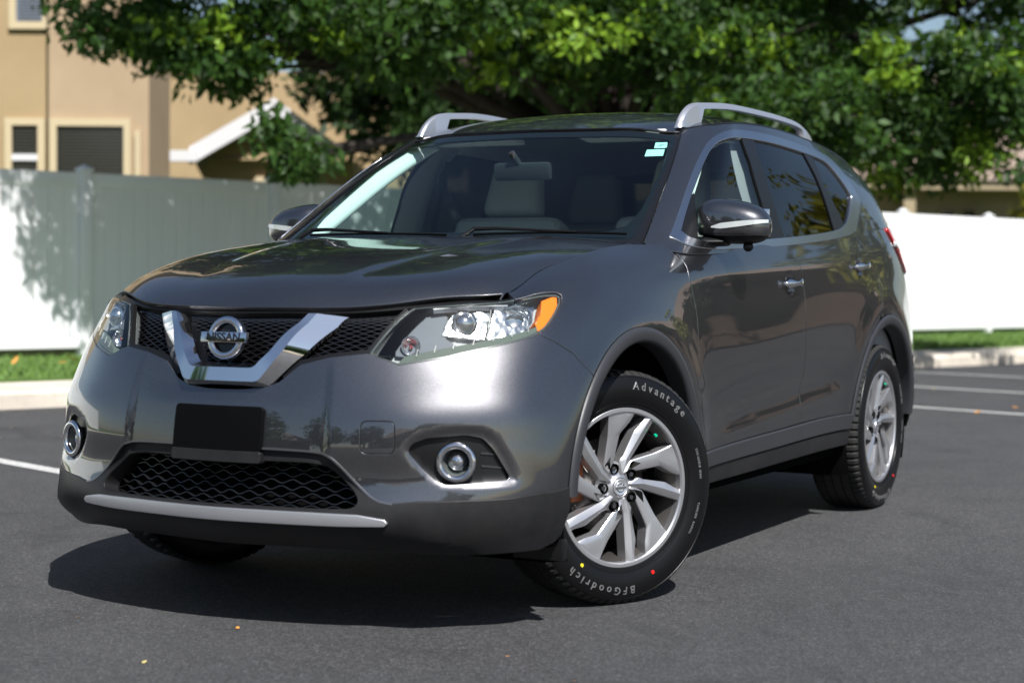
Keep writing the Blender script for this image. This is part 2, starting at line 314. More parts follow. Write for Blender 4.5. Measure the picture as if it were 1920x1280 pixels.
# ---------------------------------------------------------------- body below the belt: stations round the car, rows bottom to top
BZ = [.25, .32, .41, .53, .66, .79, .87, .905, .92]
def _B():
    S = []
    # front stations: plan point at row 3, plan normal, inset of each row, z of each row
    def fr(x, y, nx, ny, ins, z):
        S.append([(x-nx*i, y-ny*i, zz) for i, zz in zip(ins, z)])
    fr(.970, .00, 1, 0,     [.030, -.030, -.020, 0, .020, .062, .095, .105, .120], [.255, .32, .41, .53, .66, .79, .87, .900, .918])
    fr(.955, .18, .99, .12, [.030, -.030, -.018, 0, .020, .060, .095, .105, .118], [.255, .32, .41, .53, .66, .79, .87, .900, .919])
    fr(.925, .36, .95, .30, [.030, -.028, -.016, 0, .020, .060, .097, .110, .125], [.255, .32, .41, .53, .66, .79, .87, .902, .921])
    fr(.870, .54, .88, .47, [.028, -.022, -.012, 0, .022, .065, .107, .128, .145], [.255, .32, .41, .53, .66, .79, .875, .915, .935])
    S.append([(.750,.690,.25),(.790,.706,.32),(.795,.705,.41),(.785,.690,.53),(.765,.675,.66),(.725,.655,.79),(.680,.645,.88),(.645,.642,.935),(.610,.636,.958)])
    S.append([(.650,.815,.25),(.677,.825,.32),(.690,.825,.41),(.680,.815,.53),(.660,.800,.66),(.620,.775,.79),(.570,.755,.885),(.535,.735,.940),(.500,.697,.966)])
    S.append([(.520,.875,.25),(.540,.885,.32),(.550,.885,.41),(.550,.880,.53),(.530,.868,.66),(.500,.845,.79),(.450,.815,.905),(.395,.765,.982),(.320,.695,1.026)])
    S.append([(.400,.890,.25),(.400,.905,.32),(.400,.905,.41),(.400,.905,.53),(.385,.898,.67),(.355,.880,.80),(.310,.848,.925),(.250,.790,1.012),(.180,.715,1.060)])
    S.append([(.150,.895,.25),(.150,.908,.32),(.150,.912,.41),(.150,.914,.53),(.145,.910,.67),(.130,.896,.81),(.110,.866,.94),(.080,.800,1.042),(.050,.729,1.086)])
    S.append([(-.15,.890,.25),(-.15,.900,.32),(-.15,.908,.41),(-.15,.912,.53),(-.15,.910,.67),(-.16,.899,.82),(-.17,.874,.955),(-.185,.820,1.062),(-.200,.745,1.117)])
    S.append([(-.45,.870,.27),(-.45,.882,.33),(-.45,.890,.41),(-.45,.896,.53),(-.45,.898,.67),(-.45,.894,.83),(-.45,.880,.96),(-.45,.850,1.06),(-.45,.800,1.124)])
    S.append([(-.85,.860,.28),(-.85,.873,.335),(-.85,.878,.42),(-.85,.886,.54),(-.85,.896,.68),(-.85,.896,.83),(-.85,.885,.97),(-.85,.868,1.065),(-.85,.840,1.130)])
    S.append([(-1.35,.860,.285),(-1.35,.873,.34),(-1.35,.876,.43),(-1.35,.882,.55),(-1.35,.896,.69),(-1.35,.900,.84),(-1.35,.890,.98),(-1.35,.874,1.08),(-1.35,.850,1.152)])
    S.append([(-1.85,.860,.29),(-1.85,.873,.345),(-1.85,.876,.44),(-1.85,.882,.56),(-1.85,.896,.70),(-1.85,.902,.85),(-1.85,.895,1.00),(-1.85,.876,1.10),(-1.85,.850,1.182)])
    S.append([(-2.30,.865,.29),(-2.30,.876,.345),(-2.30,.885,.44),(-2.30,.894,.56),(-2.30,.902,.70),(-2.30,.905,.86),(-2.30,.896,1.01),(-2.30,.872,1.13),(-2.30,.845,1.215)])
    S.append([(-2.706,.870,.29),(-2.706,.882,.345),(-2.706,.892,.44),(-2.706,.900,.56),(-2.706,.904,.70),(-2.706,.905,.86),(-2.706,.890,1.02),(-2.71,.862,1.15),(-2.71,.832,1.240)])
    S.append([(-3.06,.860,.30),(-3.06,.872,.35),(-3.06,.882,.44),(-3.07,.890,.56),(-3.07,.892,.70),(-3.07,.885,.86),(-3.06,.866,1.03),(-3.04,.835,1.16),(-3.02,.800,1.250)])
    S.append([(-3.30,.820,.32),(-3.31,.835,.37),(-3.32,.845,.45),(-3.33,.848,.56),(-3.33,.845,.70),(-3.31,.830,.86),(-3.28,.805,1.03),(-3.24,.765,1.16),(-3.20,.735,1.250)])
    S.append([(-3.47,.700,.34),(-3.49,.715,.39),(-3.50,.725,.46),(-3.51,.730,.56),(-3.51,.725,.70),(-3.47,.715,.86),(-3.42,.690,1.03),(-3.37,.665,1.16),(-3.33,.640,1.250)])
    S.append([(-3.56,.450,.36),(-3.60,.460,.41),(-3.61,.460,.47),(-3.61,.460,.56),(-3.60,.460,.70),(-3.56,.460,.86),(-3.50,.450,1.03),(-3.45,.430,1.16),(-3.41,.420,1.250)])
    S.append([(-3.58,.000,.37),(-3.64,.000,.42),(-3.65,.000,.48),(-3.65,.000,.56),(-3.63,.000,.70),(-3.59,.000,.86),(-3.53,.000,1.03),(-3.47,.000,1.16),(-3.43,.000,1.250)])
    return np.array(S).transpose(1, 0, 2)
def sst(x, a, b):
    t = np.clip((x-a)/(b-a), 0, 1); return t*t*(3-2*t)
def convex_sd(u, v, P):
    r = np.full(u.shape, -1e9)
    for a, b in zip(P, np.roll(P, -1, 0)):
        e = b-a; n = np.array([e[1], -e[0]])/np.hypot(*e); r = np.maximum(r, (u-a[0])*n[0]+(v-a[1])*n[1])
    return r
FOG_RIM = np.array([(.545, .255), (.60, .205), (.66, .165), (.84, .168), (.885, .178), (.868, .235), (.815, .318), (.775, .338), (.70, .342), (.60, .322), (.55, .290)])
for _ in range(2):
    FOG_RIM = np.stack([FOG_RIM*.75+np.roll(FOG_RIM, -1, 0)*.25, FOG_RIM*.25+np.roll(FOG_RIM, -1, 0)*.75], 1).reshape(-1, 2)
def body_disp(u, v):
    d = np.zeros_like(u)
    # sharp-edged hollow round the fog lamp
    d -= .010*(1-sst(convex_sd(u, v, FOG_RIM), -.030, .004))
    # cheeks stand proud of the middle of the bumper, which carries the plate
    d += .011*sst(u, .325, .350)*sst(v, .18, .28)*(1-sst(v, .28, .58))*(1-sst(u, .7, 1.05))
    # brow over the fog lamp
    d += .005*np.exp(-((v-.365-.03*(u-.7))/.055)**2)*sst(u, .38, .62)*(1-sst(u, .80, 1.1))
    d -= .004*np.exp(-((v-.245)/.075)**2)*sst(u, .50, .62)*(1-sst(u, .82, .98))
    # channel round the grille surround
    d -= .008*sst(v, .38, .46)*(1-sst(v, .47, .62))*(1-sst(u, .14, .36))
    # cladding lip
    # lower door hollow and the crease above it
    w = sst(u, 2.0, 2.35)*(1-sst(u, 3.45, 3.75))
    c = .245+.075*(u-2.1)/1.5
    d -= .013*np.exp(-((v-c)/.045)**2)*w
    # shoulder line
    w = sst(u, 1.5, 2.1)*(1-sst(u, 4.2, 4.6))
    d += .005*np.exp(-((v-.755-.012*(u-2))/.045)**2)*w
    # arches swell towards their lips
    for cu in (1.52, 4.19):
        r = np.hypot(u-cu, v-.11)
        d += .010*np.exp(-((r-.50)/.07)**2)*sst(v, .02, .2)
    return d
BODY = Surf(_B(), disp=body_disp)
# ---------------------------------------------------------------- greenhouse: windscreen, pillars, side windows, rear window
_G = [[(-.26,0,1.135),(-.50,0,1.286),(-.755,0,1.430),(-.985,0,1.572)],
 [(-.270,.30,1.137),(-.515,.288,1.287),(-.77,.275,1.430),(-1.00,.262,1.570)],
 [(-.315,.55,1.138),(-.56,.522,1.286),(-.815,.49,1.433),(-1.035,.455,1.563)],
 [(-.375,.715,1.136),(-.62,.670,1.287),(-.865,.62,1.437),(-1.08,.562,1.555)],
 [(-.42,.785,1.130),(-.665,.732,1.290),(-.905,.675,1.440),(-1.14,.605,1.572)],
 [(-.52,.832,1.120),(-.76,.780,1.290),(-1.0,.722,1.445),(-1.25,.645,1.587)],
 [(-.95,.845,1.132),(-1.05,.797,1.300),(-1.2,.740,1.460),(-1.42,.658,1.605)],
 [(-1.45,.850,1.157),(-1.50,.803,1.320),(-1.57,.745,1.475),(-1.70,.663,1.617)],
 [(-1.95,.850,1.187),(-1.98,.803,1.340),(-2.02,.742,1.480),(-2.10,.660,1.612)],
 [(-2.40,.844,1.222),(-2.42,.797,1.360),(-2.46,.735,1.480),(-2.52,.650,1.590)],
 [(-2.80,.825,1.245),(-2.80,.780,1.370),(-2.82,.715,1.475),(-2.86,.630,1.560)],
 [(-3.10,.785,1.250),(-3.07,.740,1.365),(-3.06,.680,1.460),(-3.08,.600,1.530)],
 [(-3.31,.690,1.250),(-3.24,.650,1.365),(-3.19,.600,1.455),(-3.18,.535,1.520)],
 [(-3.43,.400,1.250),(-3.36,.380,1.365),(-3.31,.360,1.460),(-3.28,.330,1.530)],
 [(-3.46,0,1.250),(-3.39,0,1.365),(-3.34,0,1.462),(-3.30,0,1.538)]]
GREEN = Surf(np.array(_G).transpose(1, 0, 2))
# trim lines in surface coordinates (metres along and up the body)
TR = {'Blens': [(0.441, 0.562), (0.563, 0.802), (0.67, 0.796), (0.728, 0.801), (0.859, 0.826), (0.948, 0.794), (1.046, 0.762), (1.065, 0.748), (1.06, 0.725), (1.035, 0.696), (0.988, 0.652), (0.951, 0.631), (0.829, 0.594), (0.683, 0.549), (0.531, 0.521)],
 'Bsplit': [(0.951, 0.631), (1.016, 0.6), (1.093, 0.553), (1.162, 0.493)],
 'Bclad': [(1.079, 0.152), (0.943, 0.149), (0.846, 0.14), (0.759, 0.137), (0.674, 0.135), (0.586, 0.133), (0.494, 0.127)],
 'Bframeo': [(0.028, 0.262), (0.152, 0.26), (0.311, 0.258), (0.344, 0.252), (0.372, 0.228), (0.421, 0.176), (0.47, 0.134), (0.494, 0.127), (0.527, 0.126)],
 'Bfogbez': [(0.564, 0.266), (0.577, 0.287), (0.621, 0.303), (0.734, 0.312), (0.779, 0.303), (0.806, 0.272), (0.851, 0.199), (0.842, 0.191), (0.675, 0.18), (0.648, 0.188), (0.61, 0.219)],
 'BgapA': [(1.966, 0.837), (1.941, 0.784), (1.947, 0.736), (1.961, 0.685), (1.974, 0.631), (1.979, 0.539), (1.978, 0.459), (1.987, 0.321), (2.066, 0.171)],
 'BgapB': [(2.938, 0.874), (2.998, 0.839), (3.025, 0.803), (3.038, 0.75), (3.068, 0.682), (3.075, 0.594), (3.073, 0.481), (3.112, 0.344), (3.155, 0.257), (3.102, 0.17), (3.078, 0.116)],
 'BgapC': [(3.801, 0.895), (3.885, 0.852), (3.939, 0.787), (4.016, 0.737), (4.07, 0.679), (4.045, 0.621), (4.025, 0.586), (3.976, 0.55)],
 'Gchro': [(0.751, 0.008), (0.759, 0.131), (0.761, 0.301), (0.782, 0.441), (0.816, 0.525), (0.886, 0.562), (1.182, 0.56), (1.671, 0.547), (2.123, 0.535), (2.412, 0.521), (2.51, 0.422), (2.574, 0.235), (2.51, 0.129), (2.372, 0.007), (2.237, -0.016)],
 'Gchri': [(0.775, 0.158), (0.786, 0.21), (0.798, 0.409), (0.834, 0.487), (0.911, 0.516), (1.234, 0.516), (1.384, 0.508), (1.806, 0.494), (2.059, 0.482), (2.244, 0.474), (2.344, 0.439), (2.404, 0.354), (2.483, 0.233), (2.411, 0.156), (2.285, 0.063), (2.23, 0.044), (2.112, 0.018), (1.527, 0.015), (1.391, 0.012)]}
# ================================================================ trimmed panels on the body surfaces
def chaikin(P, n=2, closed=True, keep=()):
    P = [tuple(p) for p in P]
    for _ in range(n):
        Q = []; m = len(P)
        for i in range(m if closed else m-1):
            a, b_ = P[i], P[(i+1) % m]
            Q += [(a[0]*.75+b_[0]*.25, a[1]*.75+b_[1]*.25), (a[0]*.25+b_[0]*.75, a[1]*.25+b_[1]*.75)]
        if not closed: Q = [P[0]]+Q+[P[-1]]
        P = Q
    return P
def fillet(P, r, n=5):
    """rounds every corner of a closed polygon by about r"""
    P = np.array(P, float); m = len(P); out = []
    for i in range(m):
        a, b_, c_ = P[i-1], P[i], P[(i+1) % m]
        d1 = a-b_; d2 = c_-b_; l1 = np.linalg.norm(d1); l2 = np.linalg.norm(d2); q = min(r, l1*.45, l2*.45)
        p0 = b_+d1/l1*q; p1 = b_+d2/l2*q
        for k in range(n+1):
            t = k/n; out.append((1-t)**2*p0+2*t*(1-t)*b_+t*t*p1)
    return [tuple(p) for p in out]
def resample(P, step, closed=True):
    P = [np.array(p, float) for p in P]; out = []
    m = len(P) if closed else len(P)-1
    for i in range(m):
        a, b_ = P[i], P[(i+1) % len(P)]; l = np.linalg.norm(b_-a)
        if l < 1e-6: continue
        k = max(1, int(math.ceil(l/step)))
        for j in range(k): out.append(a+(b_-a)*j/k)
    if not closed: out.append(P[-1])
    return np.array(out)
def area(P):
    x, y = P[:, 0], P[:, 1]; return .5*np.sum(x*np.roll(y, -1)-y*np.roll(x, -1))
def inside(Q, P):
    x, y = Q[:, 0], Q[:, 1]; r = np.zeros(len(Q), bool)
    for a, b_ in zip(P, np.roll(P, -1, 0)):
        if a[1] == b_[1]: continue
        c_ = ((a[1] > y) != (b_[1] > y)) & (x < (b_[0]-a[0])*(y-a[1])/(b_[1]-a[1])+a[0]); r ^= c_
    return r
def segdist(Q, P, closed=True):
    d = np.full(len(Q), 1e9); m = len(P) if closed else len(P)-1
    for i in range(m):
        a, b_ = P[i], P[(i+1) % len(P)]; e = b_-a; l = e@e
        if l == 0: continue
        t = np.clip(((Q-a)@e)/l, 0, 1); d = np.minimum(d, np.hypot(*(Q-a-t[:, None]*e).T))
    return d
def mirrored(P):
    """left-half outline (starting and ending near u = 0) -> whole outline over both halves"""
    P = [tuple(p) for p in P]
    return P+[(-a, b_) for a, b_ in P[::-1] if abs(a) > 1e-6]
def panel(name, par, mt, S, outer, holes=(), step=.03, off=0., bev=.0015, depth=.012, sg=1, gap=0.0, smooth=None, offf=None):
    outer = resample(outer, step*.6)
    if area(outer) < 0: outer = outer[::-1]
    hs = []
    for h in holes:
        h = resample(h, step*.6)
        if area(h) > 0: h = h[::-1]
        hs.append(h)
    polys = [outer]+hs
    if gap:      # shrink by half a panel gap
        np_ = []
        for P in polys:
            d = np.roll(P, -1, 0)-np.roll(P, 1, 0); nrm = np.stack([d[:, 1], -d[:, 0]], 1); nrm /= np.maximum(np.linalg.norm(nrm, axis=1, keepdims=True), 1e-9)
            np_.append(P-nrm*gap)
        polys = np_
    lo = polys[0].min(0); hi = polys[0].max(0)
    gx, gy = np.meshgrid(np.arange(lo[0], hi[0], step), np.arange(lo[1], hi[1], step*.87)); gx = gx+(np.arange(gx.shape[0]) % 2)[:, None]*step/2
    G_ = np.stack([gx.ravel(), gy.ravel()], 1)
    ok = inside(G_, polys[0])
    for h in polys[1:]: ok &= ~inside(G_, h)
    G_ = G_[ok]
    if len(G_):
        d = np.full(len(G_), 1e9)
        for P in polys: d = np.minimum(d, segdist(G_, P))
        G_ = G_[d > step*.45]
    V2 = [Vector(p) for P in polys for p in P]; E = []; k = 0
    for P in polys:
        n = len(P); E += [(k+i, k+(i+1) % n) for i in range(n)]; k += n
    nb = k; V2 += [Vector(p) for p in G_]
    r = delaunay_2d_cdt(V2, E, [], 0, 1e-7)
    Q = np.array([(p.x, p.y) for p in r[0]]); T = [f for f in r[2] if len(f) == 3]
    T = np.array(T); cen = Q[T].mean(1); ok = inside(cen, polys[0])
    for h in polys[1:]: ok &= ~inside(cen, h)
    T = T[ok]
    a = Q[T]; ar = (a[:, 1, 0]-a[:, 0, 0])*(a[:, 2, 1]-a[:, 0, 1])-(a[:, 1, 1]-a[:, 0, 1])*(a[:, 2, 0]-a[:, 0, 0])
    T[ar < 0] = T[ar < 0][:, ::-1]
    def at(q):
        p = S.P(q[:, 0], q[:, 1]); n = S.N(q[:, 0], q[:, 1])
        o_ = off if offf is None else offf(q)[:, None]
        return p+n*o_, n
    P3, N3 = at(Q); V = [P3]; NN = [N3]; F = [tuple(t) for t in T]; k = len(Q)
    key = {(round(float(a_), 6), round(float(b_), 6)): i for i, (a_, b_) in enumerate(Q)}
    if depth > 0:
        for P in polys:
            n = len(P); p, nn = at(P)
            d = np.roll(P, -1, 0)-np.roll(P, 1, 0); o2 = np.stack([d[:, 1], -d[:, 0]], 1); o2 /= np.maximum(np.linalg.norm(o2, axis=1, keepdims=True), 1e-9)
            po, _ = at(P+o2*1e-3); o3 = po-p; o3 -= nn*(o3*nn).sum(1, keepdims=True); o3 /= np.maximum(np.linalg.norm(o3, axis=1, keepdims=True), 1e-9)
            A = p; B_ = p+o3*bev-nn*bev; C_ = B_-nn*depth
            V += [B_, C_]; NN += [o3, o3]; ids = [key[(round(float(Vector(q).x), 6), round(float(Vector(q).y), 6))] for q in P]
            for i in range(n):
                j = (i+1) % n
                F += [(ids[i], k+i, k+j, ids[j]), (k+i, k+n+i, k+n+j, k+j)]
            k += 2*n
    V = np.concatenate(V); NN = np.concatenate(NN)
    # orientation check against the normals
    f0 = F[len(T)//2]; fn = np.cross(V[f0[1]]-V[f0[0]], V[f0[2]]-V[f0[0]]); flip = (fn@NN[f0[0]] < 0)
    if sg < 0: V = V*[1, -1, 1]; NN = NN*[1, -1, 1]; flip = not flip
    if flip: F = [f[::-1] for f in F]
    return mk(name, V, F, mt, par, NN)
def ribbon(mb, S, path, w, h, off=0., sg=1, closed=False):
    """rectangular bar of width w and height h laid along a (u,v) path"""
    P = np.array(path, float); n = len(P)
    if closed: d = np.roll(P, -1, 0)-np.roll(P, 1, 0)
    else: d = np.gradient(P, axis=0)
    p = S.P(P[:, 0], P[:, 1]); nn = S.N(P[:, 0], P[:, 1]); e = 1e-3
    d /= np.maximum(np.linalg.norm(d, axis=1, keepdims=True), 1e-9)
    tt = S.P(P[:, 0]+d[:, 0]*e, P[:, 1]+d[:, 1]*e)-p; tt /= np.linalg.norm(tt, axis=1, keepdims=True)
    s = np.cross(nn, tt); V = []
    for i in range(n):
        for a, b_ in ((-1, 0), (-.7, 1), (.7, 1), (1, 0)):
            q = p[i]+nn[i]*(off+h*b_)+s[i]*w/2*a; V.append((q[0], q[1]*sg, q[2]))
    F = []
    for i in range(n if closed else n-1):
        j = (i+1) % n
        for k in range(3): F.append((i*4+k, i*4+k+1, j*4+k+1, j*4+k))
    if not closed: F += [(0, 1, 2, 3), (n*4-4, n*4-3, n*4-2, n*4-1)]
    mb.poly(V, F)
def xz_uv(S, pts):
    return [tuple(q) for q in S.inv(lambda p: p[:, [0, 2]], pts)]
def coons(front, side, rear, centre, na=9, nb=12, pw=2.2):
    """patch between four curves given as callables on [0,1]; flat across the centreline"""
    A = np.linspace(0, 1, na); Bb = np.linspace(0, 1, nb); out = np.zeros((na, nb, 3))
    for i, a in enumerate(A):
        for j, b_ in enumerate(Bb):
            f_, r_ = front(a), rear(a); c_, s_ = centre(b_), side(b_)
            lc = front(0)*(1-b_)+rear(0)*b_; ls = front(1)*(1-b_)+rear(1)*b_
            lin = f_*(1-b_)+r_*b_; wv = np.array([a, a, a**pw])
            out[i, j] = lin+(c_-lc)*(1-wv)+(s_-ls)*wv
    return out
BV = BODY.V[-1]; GV = GREEN.V[-1]
def curve3(pts):
    P = np.array(pts, float); t = np.concatenate([[0], np.cumsum(np.linalg.norm(np.diff(P, axis=0), axis=1))]); t /= t[-1]
    return lambda q: (spl(t, [q])@P)[0]
# hood between the lip, the two shut lines and the cowl
UH = .862; UC = 1.72
hf = lambda a: BODY.P(UH*a, BV)[0]
hs_ = lambda b_: BODY.P(UH+(UC-UH)*b_, BV)[0]
e1 = hs_(1)
hr = curve3([(-.25, 0, 1.146), (-.255, .3, 1.146), (-.265, .55, 1.142), tuple(e1)])
hc = curve3([tuple(hf(0)), (.815, 0, .944), (.74, 0, .975), (.60, 0, 1.015), (.38, 0, 1.066), (.12, 0, 1.110), (-.08, 0, 1.135), (-.25, 0, 1.146)])
HOOD = Surf(coons(hf, hs_, hr, hc, 9, 12, 2.6), mirror=False)
HU, HV = HOOD.U[-1], HOOD.V[-1]
class Mir:
    """surface given for y >= 0 with u running back and v running outwards; v < 0 is the mirror half"""
    def __init__(s, S, disp=None):
        s.S = S; s.disp = disp
        Cc = S.C; m = 3; Cm = Cc[m:0:-1].copy(); Cm[..., 1] *= -1
        s.T = Surf.__new__(Surf); s.T.C = np.concatenate([Cm, Cc], 0); s.T.V = np.concatenate([-S.V[m:0:-1], S.V]); s.T.U = S.U; s.T.disp = None
        s.U = S.U; s.V = S.V
    def P(s, u, v):
        u = np.atleast_1d(np.asarray(u, float)); v = np.atleast_1d(np.asarray(v, float)); sg = np.where(v < 0, -1., 1.); a = np.abs(v)
        p = s.T.raw(u, a)
        if s.disp is not None: p = p+np.stack([0*u, 0*u, s.disp(u, a)], 1)
        return p*np.stack([0*sg+1, sg, 0*sg+1], 1)
    def N(s, u, v):
        h = 2e-3; f = s.P; n = np.cross(f(u+h, v)-f(u-h, v), f(u, v+h)-f(u, v-h)); n /= np.maximum(np.linalg.norm(n, axis=1, keepdims=True), 1e-12)
        return n*np.where(n[:, 2:3] < 0, -1, 1)
def hood_disp(u, v):
    # two long creases running back and outwards from the badge, the middle standing a little higher
    U_ = u/HU; ln = .20+.26*U_**.8
    return .007*(1-sst(v, ln-.04, ln+.04))*sst(U_, .02, .35)*(1-.4*sst(U_, .8, 1))+.024*(1-np.exp(-u/.06))*(1-sst(u, .15, .75))*(1-np.clip(v/HV, 0, 1)**8)
HOODM = Mir(HOOD, hood_disp)
# roof between header, gutters and tail
UA = GREEN.U[3+3]; 
gf = lambda a: GREEN.P(UA*a, GV)[0]
U_END = GREEN.U[3+11]
gs = lambda b_: GREEN.P(UA+(U_END-UA)*b_, GV)[0]
gr = lambda a: GREEN.P(GREEN.U[-1]-(GREEN.U[-1]-U_END)*a, GV)[0]
gc = curve3([tuple(gf(0)), (-1.10, 0, 1.606), (-1.3, 0, 1.650), (-1.6, 0, 1.685), (-2.0, 0, 1.697), (-2.4, 0, 1.688), (-2.8, 0, 1.655), (-3.1, 0, 1.60), tuple(gr(0))])
ROOF = Mir(Surf(coons(gf, gs, gr, gc, 9, 14, 2.4), mirror=False))
RU, RV = ROOF.U[-1], ROOF.V[-1]
# ================================================================ the car: x forward, y to its left, front axle at x = 0
car = empty('car', (0, 0, 0))
tag(car, 'dark gunmetal grey SUV with silver roof rails parked on the asphalt, front wheels turned', 'car')
cat = lambda *a: sum((list(map(tuple, q)) for q in a), [])
R_IN, R_OUT = .452, .500
AF, AR = (.020, .360), (-2.690, .360)
def arc(c_, r, a0, a1, n=36): return [(c_[0]+r*math.cos(RAD(a0+(a1-a0)*i/n)), c_[1]+r*math.sin(RAD(a0+(a1-a0)*i/n))) for i in range(n+1)]
# arches run from the front foot over the top to the rear foot
arcF = xz_uv(BODY, arc(AF, R_OUT, 6, 168)); arcFi = xz_uv(BODY, arc(AF, R_IN, 3, 172))
arcR = xz_uv(BODY, arc(AR, R_OUT, 14, 172)); arcRi = xz_uv(BODY, arc(AR, R_IN, 10, 176))
lens = TR['Blens']; tip = lens[0]; i_out = 11
lens_bottom = lens[11:]+[lens[0]]          # outer corner (0.95,0.633) back to the inner tip
lens_top = lens[1:12]
split = TR['Bsplit']; i_s = min(range(12), key=lambda i: (arcF[i][0]-split[-1][0])**2+(arcF[i][1]-split[-1][1])**2); split = split[:-1]+[arcF[i_s]]; clad = TR['Bclad']; frameo = TR['Bframeo']
def shrink(P, d):
    P = np.array(P, float)
    if area(P) < 0: P = P[::-1]
    e = np.roll(P, -1, 0)-np.roll(P, 1, 0); n = np.stack([-e[:, 1], e[:, 0]], 1); n /= np.linalg.norm(n, axis=1, keepdims=True); return [tuple(q) for q in P+n*d]
# ---- front bumper, both halves in one skin
bo = cat([(0, .263)], frameo[1:8], clad[::-1][1:], [arcF[0]], arcF[1:i_s], split[::-1], lens_bottom, [(.33, .545), (.24, .520), (.175, .462), (.13, .443), (.06, .436), (0, .435)])
bo = cat([(0, .263)], chaikin([(.15, .262), (.30, .260), (.345, .252), (.375, .227), (.43, .170), (.475, .135), (.52, .127)], 2, False), clad[::-1][1:-1], [(1.03, .151), arcF[0]], arcF[1:i_s], split[::-1], lens_bottom, [(.33, .545), (.24, .518), (.178, .462), (.13, .444), (.06, .437), (0, .436)])
fogp = fillet(TR['Bfogbez'], .012)
tow = fillet([(.432, .259), (.526, .259), (.526, .351), (.432, .351)], .02)
bumper = panel('front_bumper', car, 'car_paint', BODY, mirrored(bo), [fogp, [(-a, b_) for a, b_ in fogp], tow], .013, gap=.0022, bev=.003)
panel('tow_hook_cover', bumper, 'car_paint', BODY, tow, (), .02, gap=.0022, off=-.0004)
for sg in (1, -1):
    # ---- fog lamps
    fb = panel('fog_lamp_bezel', car, 'black_plastic', BODY, fogp, [[(.71+.052*math.cos(a), .238+.038*math.sin(a)) for a in np.linspace(0, 2*math.pi, 30)[:-1]]], .015, off=-.016, sg=sg, gap=.001)
    panel('bezel_back', fb, 'matt_black', BODY, fillet(TR['Bfogbez'], .01), (), .03, off=-.06, depth=0, sg=sg)
    p0 = BODY.P(.706, .239)[0]; n0 = Vector((.93, .37, 0)); n0.normalize()
    Rm = n0.to_track_quat('Y', 'Z').to_matrix()
    def place(o):
        o.matrix_world = Matrix.Translation(Vector((p0[0], p0[1]*sg, p0[2]))) @ (Matrix.Scale(-1, 4, (0, 1, 0)) if sg < 0 else Matrix()) @ Rm.to_4x4()
    def sub(name, V, F, m, par):
        W_ = Rm @ Vector((0, 0, 0))
        VV = [Vector((p0[0], p0[1], p0[2]))+Rm @ Vector(q) for q in V]; VV = [(q.x, q.y*sg, q.z) for q in VV]
        if sg < 0: F = [f[::-1] for f in F]
        return mk(name, VV, F, m, par)
    V, F = lathe([(.047+.0095*math.cos(a), .006+.010*math.sin(a)) for a in np.linspace(-.6, math.pi+.6, 12)], 64)
    fr_ = sub('fog_lamp', V, F, 'chrome', car)
    V, F = lathe([(.042, .004), (.034, -.02), (.028, -.03)], 48); sub('lamp_housing', V, F, 'lamp_dark', fr_)
    V, F = lathe([(.029, -.03), (.027, -.019), (.020, -.009), (.010, -.004), (.0005, -.003)], 40); sub('fog_lamp_lens', V, F, 'reflector', fr_)
    V, F = lathe([(.028, -.031), (.0005, -.045)], 40); sub('lamp_reflector', V, F, 'reflector', fr_)
    for k, (ua, ub, vv) in enumerate([(.775, .835, .262), (.775, .845, .228)]):
        mb = MB(); ribbon(mb, BODY, [(ua, vv), (ub, vv-.008)], .006, .006, -.018, sg); mb.build('bezel_fin', 'arch_plastic', fb)

# ---- lower cladding with its grille opening
clad_hole = fillet([(0, .232), (.30, .231), (.335, .226), (.405, .165), (.428, .138), (.415, .113), (.30, .108), (0, .108)][0:1]+[(.30, .231), (.345, .222), (.43, .150), (.425, .116), (.40, .110)]+[(0, .108)], .02)
ch = [(0, .231)]+chaikin([(.28, .231), (.345, .224), (.435, .150), (.425, .112), (.36, .109)], 2, False)+[(0, .108)]
co = cat([(0, -.012)], [(u_, -.008) for u_ in (.2, .4, .6, .8)], [(.93, -.004), (.985, .012), (1.015, .03), (1.05, .10)], [arcF[0]], [(1.0, .150)], clad[1:-1], chaikin([(.52, .126), (.475, .134), (.43, .169), (.375, .226), (.345, .251), (.30, .259), (.15, .261)], 2, False), [(0, .262)])
def clad_off(q):
    u_, v_ = np.abs(q[:, 0]), q[:, 1]
    d = .004
    vl = np.interp(u_, [.45, .67, .85, 1.05], [.098, .072, .078, .105]); vt = np.interp(u_, [.45, .6, 1.08], [.118, .134, .150])
    t_ = np.clip((v_-vl)/(vt-vl), 0, 1); lip = .034*np.where(v_ > vl, 1-t_, 1-.75*sst(vl-v_, .0, .09))*sst(u_, .50, .66)*(1-.9*sst(u_, .68, .86))
    fr2 = -.016*np.exp(-((v_-.20)/.09)**2)*(1-sst(u_, .36, .46))
    return d+lip+fr2
cl = panel('bumper_cladding', car, 'cladding_plastic', BODY, mirrored(co), [mirrored(ch)], .016, offf=clad_off, depth=.05, bev=.004)
